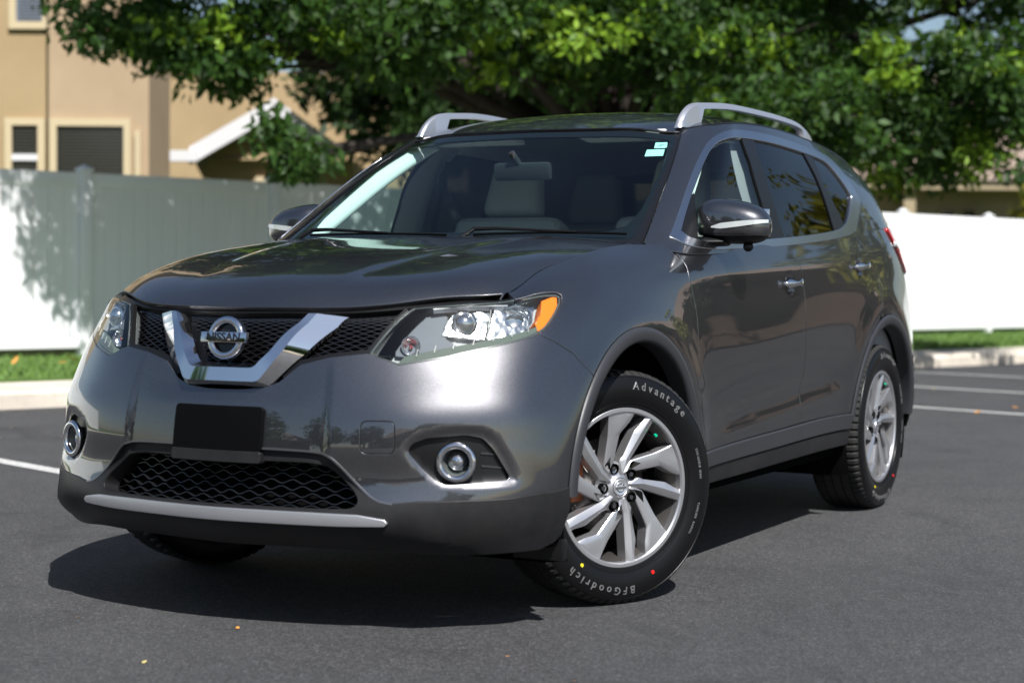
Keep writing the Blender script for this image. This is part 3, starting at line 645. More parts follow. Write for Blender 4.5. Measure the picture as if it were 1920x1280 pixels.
# return flange under the nose
tb = MB(); us = np.linspace(-1.0, 1.0, 41); P0 = BODY.P(us, us*0-.008); V = []
for p in P0: V += [p+np.array([0, 0, .004]), np.array([p[0]-.10*(1 if abs(p[1]) < .7 else .4), p[1]*.90, p[2]+.015])]
tb.poly(V, [(2*i, 2*i+1, 2*i+3, 2*i+2) for i in range(40)]).build('undertray_lip', 'matt_black', cl)
st_ = chaikin([(0, .098), (.30, .098), (.43, .097), (.505, .084), (.50, .076), (.38, .073), (0, .073)], 1, False)
panel('lower_trim_strip', cl, 'satin_silver', BODY, mirrored([(0, .099), (.30, .099), (.43, .097), (.50, .087), (.508, .081), (.50, .074), (.38, .072), (0, .072)]), (), .02, off=.013, depth=.012, bev=.003)
def lattice(name, par, m, poly, off, du, dv, wdt, hgt, sgs=(1,)):
    """stretched honeycomb of wavy bars kept inside an outline"""
    mb = MB(); poly = np.array(poly, float); lo = poly.min(0); hi = poly.max(0); k = 0
    v_ = lo[1]
    while v_ < hi[1]+dv:
        us = np.arange(lo[0], hi[0]+1e-6, du/8); ph = (us/du) % 1
        tri = np.clip(np.abs(((us/du+(k % 2)*.5) % 1)-.5)*4-1, -.72, .72)/.72
        path = np.stack([us, v_+tri*dv*.5*.62], 1); ins = inside(path, poly)
        i = 0
        while i < len(us):
            if ins[i]:
                j = i
                while j+1 < len(us) and ins[j+1]: j += 1
                if j-i >= 2: ribbon(mb, BODY, path[i:j+1], wdt, hgt, off)
                i = j+1
            else: i += 1
        v_ += dv; k += 1
    return mb.build(name, m, par, smooth=False)
lowp = mirrored([(0, .231), (.30, .231), (.345, .224), (.432, .15), (.42, .110), (0, .106)])
lg = lattice('lower_grille', car, 'bar_black', lowp, -.062, .064, .0150, .0030, .014)
panel('grille_back', lg, 'matt_black', BODY, mirrored([(0, .31), (.58, .31), (.58, .03), (0, .03)]), (), .06, off=-.085, depth=0)
mb = MB(); fr_p = chaikin([(.15, .2625), (.30, .2605), (.345, .2525), (.3765, .227), (.431, .170), (.475, .135), (.52, .1275)], 2, False)
fr_p = resample([(-a, b_) for a, b_ in fr_p[::-1]]+[(0, .2635)]+fr_p, .01, False); ribbon(mb, BODY, fr_p, .007, .004, .001); mb.build('intake_edge_highlight', 'edge_highlight_grey', bumper)  # added ribbon; its lighter grey stands in for the highlight along the edge
# ---- upper grille
gp = mirrored([(0, .436), (.06, .437), (.13, .444), (.178, .462), (.24, .520), (.33, .545), (.445, .563), (.545, .795), (.55, .86), (0, .865)])
ug = lattice('grille', car, 'bar_black', gp, -.050, .046, .0128, .0030, .014)
panel('grille_back', ug, 'matt_black', BODY, gp, (), .05, off=-.075, depth=0)
for sg in (1, -1):
    mb = MB(); ribbon(mb, BODY, [(.19, .475), (.24, .528), (.33, .553), (.44, .570), (.50, .68), (.55, .80)], .020, .014, -.020, sg); mb.build('grille_surround', 'black_plastic', ug)
panel('grille_surround', ug, 'black_plastic', BODY, mirrored([(0, .866), (.55, .864), (.858, .862), (.862, .80), (.60, .806), (.55, .835), (.3, .846), (0, .844)]), (), .03, off=-.016, depth=.03)
# ---- the V of the grille: inner bevel, ridge, outer face
def vpath(a, b_, c_): return cat(mirrored([])[::-1], []) 
ZC = BODY.C[:, 3, 2]
def vrow(top, knee, mid, off, n=10):
    fz = lambda q: float(np.interp(q, BODY.V, ZC)); top = (top[0], fz(top[1])-.006); knee = (knee[0], fz(knee[1])); mid = fz(mid)
    L = [(-top[0], top[1])]+chaikin([(-top[0]*.12-knee[0]*.88, top[1]*.12+knee[1]*.88), (-knee[0], knee[1]), (-knee[0]*.75, mid), (0, mid), (knee[0]*.75, mid), (knee[0], knee[1]), (top[0]*.12+knee[0]*.88, top[1]*.12+knee[1]*.88)], 2, False)+[top]
    L = resample(L, .012, False); t = np.concatenate([[0], np.cumsum(np.hypot(*np.diff(L, axis=0).T))]); t /= t[-1]; q = np.linspace(0, 1, 61)
    L = np.stack([np.interp(q, t, L[:, 0]), np.interp(np.interp(q, t, L[:, 1]), ZC, BODY.V)], 1)
    tz = np.clip((np.interp(L[:, 1], BODY.V, ZC)-.76)/.14, 0, 1)
    return BODY.P(L[:, 0], L[:, 1])+BODY.N(L[:, 0], L[:, 1])*(off-.024*tz)[:, None]
rows = [vrow((.225, .800), (.092, .530), .530, -.03), vrow((.230, .803), (.098, .518), .518, .004), vrow((.246, .806), (.108, .496), .496, .035), vrow((.272, .812), (.126, .452), .452, .0315), vrow((.366, .826), (.148, .446), .444, .000), vrow((.367, .826), (.149, .444), .442, -.016)]
V = np.concatenate(rows); F = []
for a in range(len(rows)-1):
    for i in range(60): F.append((a*61+i, a*61+i+1, (a+1)*61+i+1, (a+1)*61+i))
F += [tuple(a*61 for a in range(6)), tuple(a*61+60 for a in range(6))]
m_ = MB(); m_.poly(V, F); m_.build('grille_chevron', 'chrome', car, angle=14)
# ---- badge
Rb = Matrix.Rotation(RAD(-10), 3, 'Y'); pb = Vector((.925, 0, .830))
mb = MB(); V, F = lathe([(.0520+.0105*math.cos(a), .007*math.sin(a)) for a in np.linspace(0, 2*math.pi, 13)], 64)
RX = Rb @ Matrix.Rotation(RAD(-90), 3, 'Z')
mb.poly([pb+RX @ Vector(q) for q in V], F); bd = mb.build('badge', 'chrome', car)
mb = MB(); mb.box(pb+Rb @ Vector((.006, 0, 0)), (.012, .160, .031), .003, Rb); mb.build('badge_bar', 'chrome', bd)
mb = MB(); V, F = lathe([(.062, -.016), (.058, -.010), (.0005, -.010)], 40); mb.poly([pb+RX @ Vector(q) for q in V], F); mb.build('badge_back', 'gloss_black', bd)
def text_mesh(s, size, ext=.0006, bold=0):
    cu = bpy.data.curves.new('t', 'FONT'); cu.body = s; cu.size = size; cu.extrude = ext; cu.align_x = 'CENTER'; cu.align_y = 'CENTER'; cu.offset = bold
    o = bpy.data.objects.new('t', cu); me = bpy.data.meshes.new_from_object(o); bpy.data.objects.remove(o); return me
me = text_mesh('NISSAN', .0305, .0007, .0007)
for v in me.vertices: v.co = pb+Rb @ Vector((.0125+v.co.z, v.co.x*1.16, v.co.y))
link('badge_lettering', me, 'gloss_black', bd)
# ---- plate bracket
pl = panel('plate_bracket', car, 'plate_black', BODY, fillet([(-.148, .252), (.148, .252), (.148, .380), (-.148, .380)], .012), (), .03, off=.012, depth=.014, bev=.003)
panel('bracket_foot', pl, 'cladding_plastic', BODY, fillet([(-.148, .222), (.148, .222), (.148, .250), (-.148, .250)], .006), (), .03, off=.014, depth=.03, bev=.003)

# ---- hood
hd = panel('hood', car, 'car_paint', HOODM, [(0, -HV), (HU, -HV), (HU, HV), (0, HV)], (), .022, gap=.003, bev=.005, depth=.02)
# ---- headlights
for sg in (1, -1):
    lp = fillet(lens, .008, 3)
    hl = panel('headlight', car, 'lamp_glass', BODY, lp, (), .016, sg=sg, gap=.002, bev=.002, depth=.003, off=-.001)
    panel('bezel_panel', hl, 'lamp_blue', BODY, chaikin([(.49, .575), (.595, .775), (.665, .782), (.655, .66), (.72, .60), (.60, .568)], 1), (), .02, off=-.040, depth=.012, sg=sg, bev=.003)
    panel('lamp_housing', hl, 'lamp_bezel', BODY, lp, (), .03, off=-.055, depth=0, sg=sg)
    panel('lamp_rim', hl, 'lamp_dark', BODY, lp, [shrink(lens, .011)], .02, off=-.006, depth=.05, sg=sg, gap=.003)
    gl = [(.53, .532), (.68, .562), (.83, .606), (.95, .645), (.955, .664), (.83, .632), (.68, .588), (.55, .556)]
    g_ = panel('light_strip', hl, 'light_guide', BODY, gl, (), .02, off=-.011, depth=.03, sg=sg, bev=.002)
    for k in range(7):
        mb = MB(); u_ = .585+.055*k; ribbon(mb, BODY, [(u_, .540+.27*(u_-.53)*1.0), (u_+.004, .568+.27*(u_-.53))], .003, .003, -.010, sg); mb.build('strip_divider', 'lamp_divider_grey', g_, smooth=False)
    ig = [(.468, .560), (.50, .560), (.60, .77), (.592, .796), (.572, .79)]
    panel('light_strip', hl, 'light_guide', BODY, ig, (), .02, off=-.013, depth=.03, sg=sg, bev=.002)
    panel('side_reflector', hl, 'amber', BODY, [(.985, .757), (1.052, .757), (1.040, .705), (.992, .664), (.955, .648), (.948, .676), (.972, .705)], (), .02, off=-.010, depth=.03, sg=sg, bev=.003)
    # bulbs and reflectors
    def bowl(name, m, u_, v_, r, dep, off_, ax=(.93, .30, .05), seg=40, prof=None, sx=1.):
        p = Vector(BODY.P(u_, v_)[0]); n = Vector(BODY.N(u_, v_)[0]); a = Vector(ax).normalized(); p = p+n*off_
        Rq = a.to_track_quat('Y', 'Z').to_matrix(); V, F = lathe(prof or [(r, 0), (r*.97, -dep*.25), (r*.75, -dep*.65), (r*.4, -dep*.92), (.001, -dep)], seg)
        VV = [p+Rq @ Vector((q[0]*sx, q[1], q[2])) for q in V]; VV = [(q.x, q.y*sg, q.z) for q in VV]
        return mk(name, VV, F if sg > 0 else [f[::-1] for f in F], m, hl)
    bowl('projector', 'reflector', .715, .705, .040, .03, -.030, seg=32)
    bowl('projector', 'reflector', .715, .705, .028, .03, -.028, prof=[(.036, -.01), (.036, .0), (.030, .004), (.027, .003)])
    bowl('projector_lens', 'reflector', .715, .705, .028, .03, -.028, prof=[(.028, 0), (.024, .010), (.014, .018), (.001, .021)])
    bowl('high_beam', 'reflector', .875, .715, .040, .03, -.020, (.85, .5, .05), seg=24, sx=1.2)
    panel('reflector_facets', hl, 'facet_reflector', BODY, [(.795, .63), (.93, .668), (.955, .755), (.93, .775), (.80, .785)], [[(.875+.038*math.cos(a), .715+.036*math.sin(a)) for a in np.linspace(0, 6.283, 22)[:-1]]], .015, off=-.026, depth=.02, sg=sg, bev=.003)
    panel('reflector_facets', hl, 'facet_reflector', BODY, [(.66, .66), (.785, .64), (.785, .775), (.68, .775)], [[(.718+.040*math.cos(a), .707+.040*math.sin(a)) for a in np.linspace(0, 6.283, 22)[:-1]]], .015, off=-.036, depth=.01, sg=sg, bev=.003)
    bowl('turn_signal', 'facet_reflector', .565, .605, .028, .02, -.022, seg=24); bowl('turn_bulb', 'bulb_red', .565, .605, .024, .02, -.034, prof=[(.006, 0), (.005, .006), (.001, .009)])
    mb = MB(); ribbon(mb, BODY, [(.62, .785), (.72, .79), (.84, .79)], .006, .02, -.03, sg); mb.build('lamp_divider', 'satin_silver', hl)
    mb = MB(); ribbon(mb, BODY, [(.79, .63), (.79, .70), (.785, .77)], .003, .03, -.045, sg); mb.build('lamp_divider', 'lamp_divider_grey', hl)
    # ---- fender
    fo = cat([(.86, .869)], [(.87+.0001, .845), (.885, .80)][:0], [], [], [(u_, .870) for u_ in (.93, 1.0, 1.2, 1.4, 1.6, 1.8, 1.90)], [(1.955, .80)], [p for p in TR['BgapA'] if p[1] < .80], [(2.10, .125), (2.03, .115), (1.99, .13)], [p for p in arcF[:i_s:-1] if p[1] > .17], split[::-1], [p for p in lens_top[::-1][1:] if p[0] > .87], [(.868, .81)])
    fd = panel('fender', car, 'car_paint', BODY, fo, (), .025, sg=sg, gap=.0025, bev=.003)
# ---- wheel arch trims
def arch(c_, uvo, n_up, sg, name='arch_trim', a0=3, a1=172):
    """rounded lip over an arch, rolling in behind the outer edge"""
    th = np.linspace(a0, a1, 70); prof = [(R_OUT, .0015), (R_OUT-.004, .008), (R_OUT-.014, .011), (R_IN+.012, .010), (R_IN+.003, .006), (R_IN, -.004), (R_IN, -.05)]
    pts = [xz_uv(BODY, [(c_[0]+r*math.cos(RAD(t)), c_[1]+r*math.sin(RAD(t))) for t in th]) for r in (R_OUT, R_IN)]
    V = []; k = len(prof)
    a_, b_ = np.array(pts[0]), np.array(pts[1])
    for (r, o_) in prof:
        q = a_+(b_-a_)*((R_OUT-r)/(R_OUT-R_IN)); p = BODY.P(q[:, 0], q[:, 1])
        if o_ < -.01: p = BODY.P(b_[:, 0], b_[:, 1])
        n = BODY.N(q[:, 0], q[:, 1]) if o_ > -.01 else np.array([[0, 1, 0]]*len(q)); V.append(p+n*o_)
    V = np.array(V).transpose(1, 0, 2).reshape(-1, 3)*[1, sg, 1]
    mb = MB(); mb.poly(V, [(i*k+j, i*k+j+1, (i+1)*k+j+1, (i+1)*k+j) for i in range(len(th)-1) for j in range(k-1)])
    o = mb.build(name, 'arch_plastic', car, angle=60)
    # liner of the wheel well
    V, F = lathe([(R_IN+.002, .86), (R_IN+.02, .80), (R_IN+.02, .50), (.05, .48)], 48, a0=RAD(-22), a1=RAD(202))
    V = [(x+c_[0], y*sg, z+c_[1]) for x, y, z in V]; mk('wheel_well', V, F, 'matt_black', o)
for sg in (1, -1): arch(AF, arcF, 0, sg); arch(AR, arcR, 0, sg, a0=8, a1=176)

# ---- doors, quarter panels, sills
gapA = TR['BgapA']; gapB = TR['BgapB']; gapC = TR['BgapC']
for sg in (1, -1):
    A_ = [(1.93, .866), (1.965, .80)]+[p for p in gapA if p[1] < .78]; A_ = chaikin(A_, 1, False); A_[-1] = (2.085, .168)
    B_ = chaikin([(2.93, .868), (2.985, .845), (3.025, .80), (3.05, .752), (3.07, .683), (3.075, .60), (3.08, .48), (3.09, .35), (3.10, .26), (3.095, .17)], 2, False)
    cupf = lambda hu, hv: [(hu+.050*math.cos(a), hv+.042*math.sin(a)) for a in np.linspace(0, 2*math.pi, 36)[:-1]]
    d1 = panel('front_door', car, 'car_paint', BODY, cat(A_[::-1], [(u_, .868) for u_ in (2.1, 2.4, 2.7)], B_), [cupf(2.915, .709)], .03, sg=sg, gap=.0034, bev=.0045)
    Cc = chaikin([(3.77, .868), (3.85, .86), (3.95, .795), (4.03, .735), (4.075, .67), (4.075, .61), (4.06, .575)], 2, False)
    ra = [p for p in arcR if p[1] > .168 and p[0] < 4.06][:]
    ra = sorted(ra, key=lambda p: p[0]); ra = [p for p in ra if p[0] > 3.6]
    d2 = panel('rear_door', car, 'car_paint', BODY, cat(B_[::-1], [(u_, .868) for u_ in (3.2, 3.5)], Cc, ra[::-1], [(ra[0][0]-.003, .168)]), [cupf(3.805, .743)], .03, sg=sg, gap=.0034, bev=.0045)
    ra2 = sorted([p for p in arcR if p[1] > .30], key=lambda p: p[0]); ra2 = [p for p in ra2 if p[0] > 4.05]
    qo = cat(Cc[::-1], [(u_, .868) for u_ in (3.9, 4.1, 4.3, 4.45)], [(4.50, .80), (4.60, .74), (4.72, .70), (4.74, .42), (4.60, .36), ra2[-1]], ra2[::-1])
    panel('quarter_panel', car, 'car_paint', BODY, qo, (), .03, sg=sg, gap=.0034, bev=.0045)
    tl = panel('tail_light', car, 'red_lens', BODY, [(4.46, .866), (4.98, .866), (4.98, .79), (4.70, .705), (4.61, .742), (4.51, .805)], (), .03, sg=sg, gap=.002, off=.012, bev=.01)
    panel('reversing_lens', tl, 'lens_white', BODY, [(4.50, .80), (4.53, .86), (4.66, .862), (4.62, .78)], (), .02, sg=sg, off=.0145, bev=.002)
    panel('rear_bumper', car, 'car_paint', BODY, cat([p for p in arcR[::-1] if p[0] > 4.5 and p[1] < .33][::-1][:0], [(4.70, .10), (4.68, .20), (4.62, .35), (4.74, .41), (5.72, .41), (5.72, .02), (4.72, .02)]), (), .04, sg=sg, gap=.002)
    panel('tailgate', car, 'car_paint', BODY, [(4.75, .42), (5.72, .42), (5.72, .866), (5.0, .866), (4.99, .78), (4.75, .70)], (), .05, sg=sg, gap=.002)
    # door cladding and sill
    sk = panel('side_skirt', car, 'cladding_plastic', BODY, [(1.97, .045), (3.72, .045), (3.72, .103), (1.97, .103)], (), .04, sg=sg, off=.002, bev=.006, depth=.10)
    for ua, ub in ((2.03, 3.088), (3.093, 3.705)):
        panel('door_cladding', d1 if ua < 3 else d2, 'arch_plastic', BODY, fillet([(ua, .115), (ub, .115), (ub, .163), (ua, .163)], .004), (), .03, sg=sg, off=.010, bev=.005, depth=.02)
    # handles: a dished cup and a chrome pull
    for (hu, hv), d_ in (((2.915, .709), d1), ((3.805, .743), d2)):
        q = BODY.P([hu, hu-.09, hu+.09], [hv, hv, hv+.006]); nn = BODY.N(hu, hv)[0]
        cup = [(hu+.050*math.cos(a), hv+.042*math.sin(a)) for a in np.linspace(0, 2*math.pi, 36)[:-1]]
        panel('handle_cup', d_, 'car_paint', BODY, cup, (), .012, sg=sg, offf=lambda z: .0012-.030*sst(np.hypot((z[:, 0]-hu)/.050, (z[:, 1]-hv)/.042), .98, .30), depth=.001, bev=.0005)
        mb = MB(); uu = np.linspace(-.102, .085, 18); Pc = BODY.P(hu-uu, hv-.004*np.cos(uu*15)+uu*0); Nc = BODY.N(hu-uu, hv+uu*0); V = []
        for i, t_ in enumerate(uu):
            s_ = (t_+.102)/.187; hgt = .030*max(.02, (math.sin(math.pi*s_)))**.38; wd = .0135+.005*math.cos(2*math.pi*s_)
            wd *= min(1, 6*min(s_, 1-s_)+.25)
            for a in np.linspace(0, 2*math.pi, 13)[:-1]:
                V.append(Pc[i]+Nc[i]*(hgt+.006*math.sin(a))+np.array([0, 0, 1])*wd*math.cos(a))
        n_ = len(uu); V = np.array(V)*[1, sg, 1]
        mb.poly(V, [(i*12+k, i*12+(k+1) % 12, (i+1)*12+(k+1) % 12, (i+1)*12+k) for i in range(n_-1) for k in range(12)]+[tuple(range(12)), tuple((n_-1)*12+k for k in range(12))])
        mb.build('door_handle', 'chrome', d_, angle=60)
# dark shell behind the gaps
for sg in (1, -1):
    sh = cat([(.98, .02), (.98, .60), (1.30, .86), (4.9, .86), (4.9, .05)], [p for p in xz_uv(BODY, arc(AR, .475, 170, 12))][::-1][:0])
    hF = xz_uv(BODY, arc(AF, .49, -28, 208, 40)); hR = xz_uv(BODY, arc(AR, .49, -28, 208, 40))
    hF = [(a, max(b_, .025)) for a, b_ in hF]; hR = [(a, max(b_, .025)) for a, b_ in hR]
    hF = [p for p in xz_uv(BODY, arc(AF, .49, -6, 186, 40)) if p[1] > .03]; hR = [p for p in xz_uv(BODY, arc(AR, .49, -6, 186, 40)) if p[1] > .03]
    hF.sort(key=lambda p: -math.atan2(p[1]-.11, p[0]-1.52)); hR.sort(key=lambda p: -math.atan2(p[1]-.11, p[0]-4.19))
    lo_ = cat([(1.005, .03)], sorted(hF, key=lambda p: math.atan2(p[1]-.0, p[0]-1.52), reverse=True), [(2.1, .03), (3.68, .03)], sorted(hR, key=lambda p: math.atan2(p[1]-.0, p[0]-4.19), reverse=True), [(4.73, .03), (5.7, .03), (5.7, .86), (4.9, .86), (1.2, .84), (.99, .55)])
    panel('body_shell', car, 'matt_black', BODY, lo_, (), .06, sg=sg, off=-.022, depth=0)
mb = MB(); mb.box((-1.36, 0, .32), (1.75, 1.62, .10)); mb.box((.55, 0, .50), (.45, 1.0, .42)); mb.box((-1.4, 0, .33), (4.2, .95, .12)); mb.box((-3.2, 0, .5), (.5, 1.2, .25)); mb.build('underbody', 'matt_black', car, smooth=False)
# spats ahead of the wheels
for sg in (1, -1): MB().box((.50, .80*sg, .23), (.03, .16, .06), .004).build('wheel_deflector', 'black_plastic', car)

# ---- greenhouse
chro = TR['Gchro']; chri = TR['Gchri']
outer_ring = chaikin([(.745, -.020), (.757, .10), (.762, .30), (.785, .452), (.83, .535), (.93, .568), (1.20, .566), (1.67, .553), (2.12, .542), (2.36, .532), (2.47, .48), (2.585, .245), (2.575, .18), (2.50, .09), (2.38, -.004), (2.25, -.022)], 2, True)
inner_ring = chaikin([(.79, .016), (.785, .12), (.79, .26), (.81, .42), (.85, .498), (.95, .524), (1.23, .523), (1.70, .508), (2.10, .492), (2.27, .478), (2.34, .44), (2.475, .245), (2.46, .20), (2.32, .07), (2.22, .032), (2.11, .018), (1.50, .012)], 2, True)
UE = GREEN.U[3+12]
for sg in (1, -1):
    w_ = panel('side_frame', car, 'car_paint', GREEN, cat([(.675, -.01), (.675, GV)], [(u_, GV) for u_ in (1, 1.5, 2, 2.5, 3)], [(3.10, GV), (3.12, -.005), (2.6, -.005)], [(2.28, -.03), (.72, -.03)]), [outer_ring], .03, sg=sg, bev=.002, depth=.03)
    panel('window_surround', w_, 'window_chrome', GREEN, outer_ring, [inner_ring], .02, sg=sg, off=.004, bev=.003, depth=.012)
    # black applique between the panes
    panel('window_pillar', w_, 'black_plastic', GREEN, [(1.225, .52), (1.375, .515), (1.445, .27), (1.525, .012), (1.395, .012), (1.365, .19), (1.305, .39)], (), .03, sg=sg, off=-.001, depth=.01)
    panel('window_pillar', w_, 'black_plastic', GREEN, [(2.02, .492), (2.12, .49), (2.13, .30), (2.255, .05), (2.20, .03), (2.11, .018), (2.065, .34)], (), .03, sg=sg, off=-.001, depth=.01)
    fg = cat([(.80, .02), (.795, .26), (.82, .42), (.86, .492), (.96, .519), (1.23, .519), (1.31, .39), (1.37, .19), (1.40, .015)])
    panel('front_side_window', d1 if 0 else w_, 'front_glass', GREEN, fg, (), .05, sg=sg, off=-.008, depth=0)
    panel('rear_side_window', w_, 'privacy_glass', GREEN, [(1.37, .515), (1.44, .27), (1.52, .013), (2.115, .02), (2.07, .34), (2.03, .492), (1.7, .506)], (), .05, sg=sg, off=-.007, depth=0)
    panel('quarter_window', w_, 'privacy_glass', GREEN, [(2.115, .488), (2.125, .30), (2.25, .05), (2.32, .07), (2.47, .21), (2.47, .245), (2.33, .44), (2.26, .478)], (), .05, sg=sg, off=-.006, depth=0)
    panel('mirror_sail', w_, 'black_plastic', GREEN, [(.787, .014), (.785, .20), (.80, .235), (.90, .014)], (), .03, sg=sg, off=-.002, depth=.01)
ws = panel('windscreen', car, 'windscreen_glass', GREEN, mirrored([(0, .006), (.62, .006), (.640, .02), (.648, .30), (.648, .565), (.63, .585), (0, .590)]), (), .04, off=-.004, depth=0)
# printed black border of the glass
fr1 = mirrored([(0, -.012), (.665, -.012), (.665, GV-.01), (0, GV-.012)]); fr2 = mirrored([(0, .045), (.555, .045), (.605, .075), (.625, .16), (.638, .40), (.632, .545), (.60, .560), (0, .566)])
panel('glass_border', ws, 'gloss_black', GREEN, fr1, [fr2], .03, off=-.006, depth=.004)
for sg in (1, -1):
    mb = MB(); ribbon(mb, GREEN, [(.668, v_) for v_ in np.linspace(-.01, .60, 20)], .008, .004, -.002, sg); mb.build('windscreen_seal', 'black_plastic', ws)
# stickers
for q_, m_ in (([(.575, .533), (.632, .540), (.632, .500), (.575, .494)], 0), ([(.545, .482), (.624, .488), (.620, .442), (.548, .440)], 0), ([(.515, .548), (.552, .550), (.552, .546), (.515, .544)], 0)):
    pass
stk = panel('windscreen_sticker', ws, 'paint_white_teal', GREEN, fillet([(.568, .536), (.620, .540), (.624, .500), (.572, .496)], .006), (), .03, off=-.009, depth=0)
panel('windscreen_sticker', ws, 'paint_white_teal', GREEN, fillet([(.545, .486), (.618, .490), (.620, .446), (.548, .444)], .003), (), .03, off=-.009, depth=0)
panel('windscreen_sticker', ws, 'paint_white_teal', GREEN, [(.510, .549), (.545, .551), (.545, .546), (.510, .544)], (), .03, off=-.009, depth=0)
mb = MB(); ribbon(mb, GREEN, [(.583, .510), (.600, .513), (.590, .520), (.612, .522)], .003, .0005, -.0085); mb.build('sticker_print', 'dash_plastic', stk)
rw = panel('rear_window', car, 'privacy_glass', GREEN, [(3.16, .02), (3.15, GV-.06), (GREEN.U[-1], GV-.06), (GREEN.U[-1], .02)], (), .06, off=-.003, depth=0)
panel('rear_window', car, 'privacy_glass', GREEN, [(3.16, .02), (3.15, GV-.06), (GREEN.U[-1], GV-.06), (GREEN.U[-1], .02)], (), .06, off=-.003, depth=0, sg=-1)
# roof
rf = panel('roof', car, 'car_paint', ROOF, [(0, -RV), (RU, -RV), (RU, RV), (0, RV)], (), .04, bev=.004, depth=.03, gap=.001)
for sg in (1, -1):
    mb = MB(); pts = [(ROOF.P(u_, RV*.985*sg)[0]+np.array([0, 0, .001])) for u_ in np.linspace(.02, RU-.03, 30)]
    mb.tube(pts, .006, 6); mb.build('roof_gutter_trim', 'black_plastic', rf)
mb = MB(); pts = [ROOF.P(.002, v_)[0]+np.array([.004, 0, -.004]) for v_ in np.linspace(-RV*.97, RV*.97, 30)]; mb.tube(pts, .004, 6); mb.build('header_seal', 'black_plastic', rf)
# spoiler
mb = MB(); mb.box((-3.30, 0, 1.545), (.16, .92, .03), .015, Matrix.Rotation(RAD(-12), 3, 'Y')); mb.build('rear_spoiler', 'car_paint', rf)
# rails
RAILT = [(-1.085, 0, 1.574), (-1.11, 0, 1.606), (-1.14, 0, 1.632), (-1.20, 0, 1.662), (-1.33, 0, 1.683), (-1.52, 0, 1.698), (-1.80, 0, 1.703), (-2.22, 0, 1.695), (-2.42, 0, 1.672), (-2.50, 0, 1.640), (-2.54, 0, 1.605)]
for sg in (1, -1):
    def zr(x):  # roof height under the rail
        t_ = np.clip((-x-1.02)/1.55, 0, 1); return 1
    X0, X1 = -1.00, -2.62; n = 90; V = []; k = 0
    top = curve3(RAILT)
    yy = lambda x: float(.555+.034*sst(np.array(-x), 1.2, 2.4))
    mb = MB(); T_ = [top(q) for q in np.linspace(0, 1, n)]
    def undz(x, zt):
        f_ = sst(np.array(-x), 1.27, 1.31)*(1-sst(np.array(-x), 2.36, 2.42)); foot = 1.572+.05*sst(np.array(-x), 1.09, 1.5)-.03*sst(np.array(-x), 2.2, 2.5)
        return float(foot+(zt-.024-foot)*f_)
    for p in T_:
        z0 = min(undz(p[0], p[2]), p[2]-.006); y0 = yy(p[0]); wd = .0145
        sec = [(y0-wd, z0), (y0-wd*.95, p[2]-.008), (y0-wd*.5, p[2]), (y0+wd*.3, p[2]-.001), (y0+wd*.9, p[2]-.010), (y0+wd*1.25, z0)]
        V += [(p[0], a*sg, b_) for a, b_ in sec]
    m = 6; F = [(i*m+j, i*m+(j+1) % m, (i+1)*m+(j+1) % m, (i+1)*m+j) for i in range(n-1) for j in range(m)]+[tuple(range(m)), tuple((n-1)*m+j for j in range(m))]
    mb.poly(V, F); mb.build('roof_rail', 'satin_silver', car, angle=40)
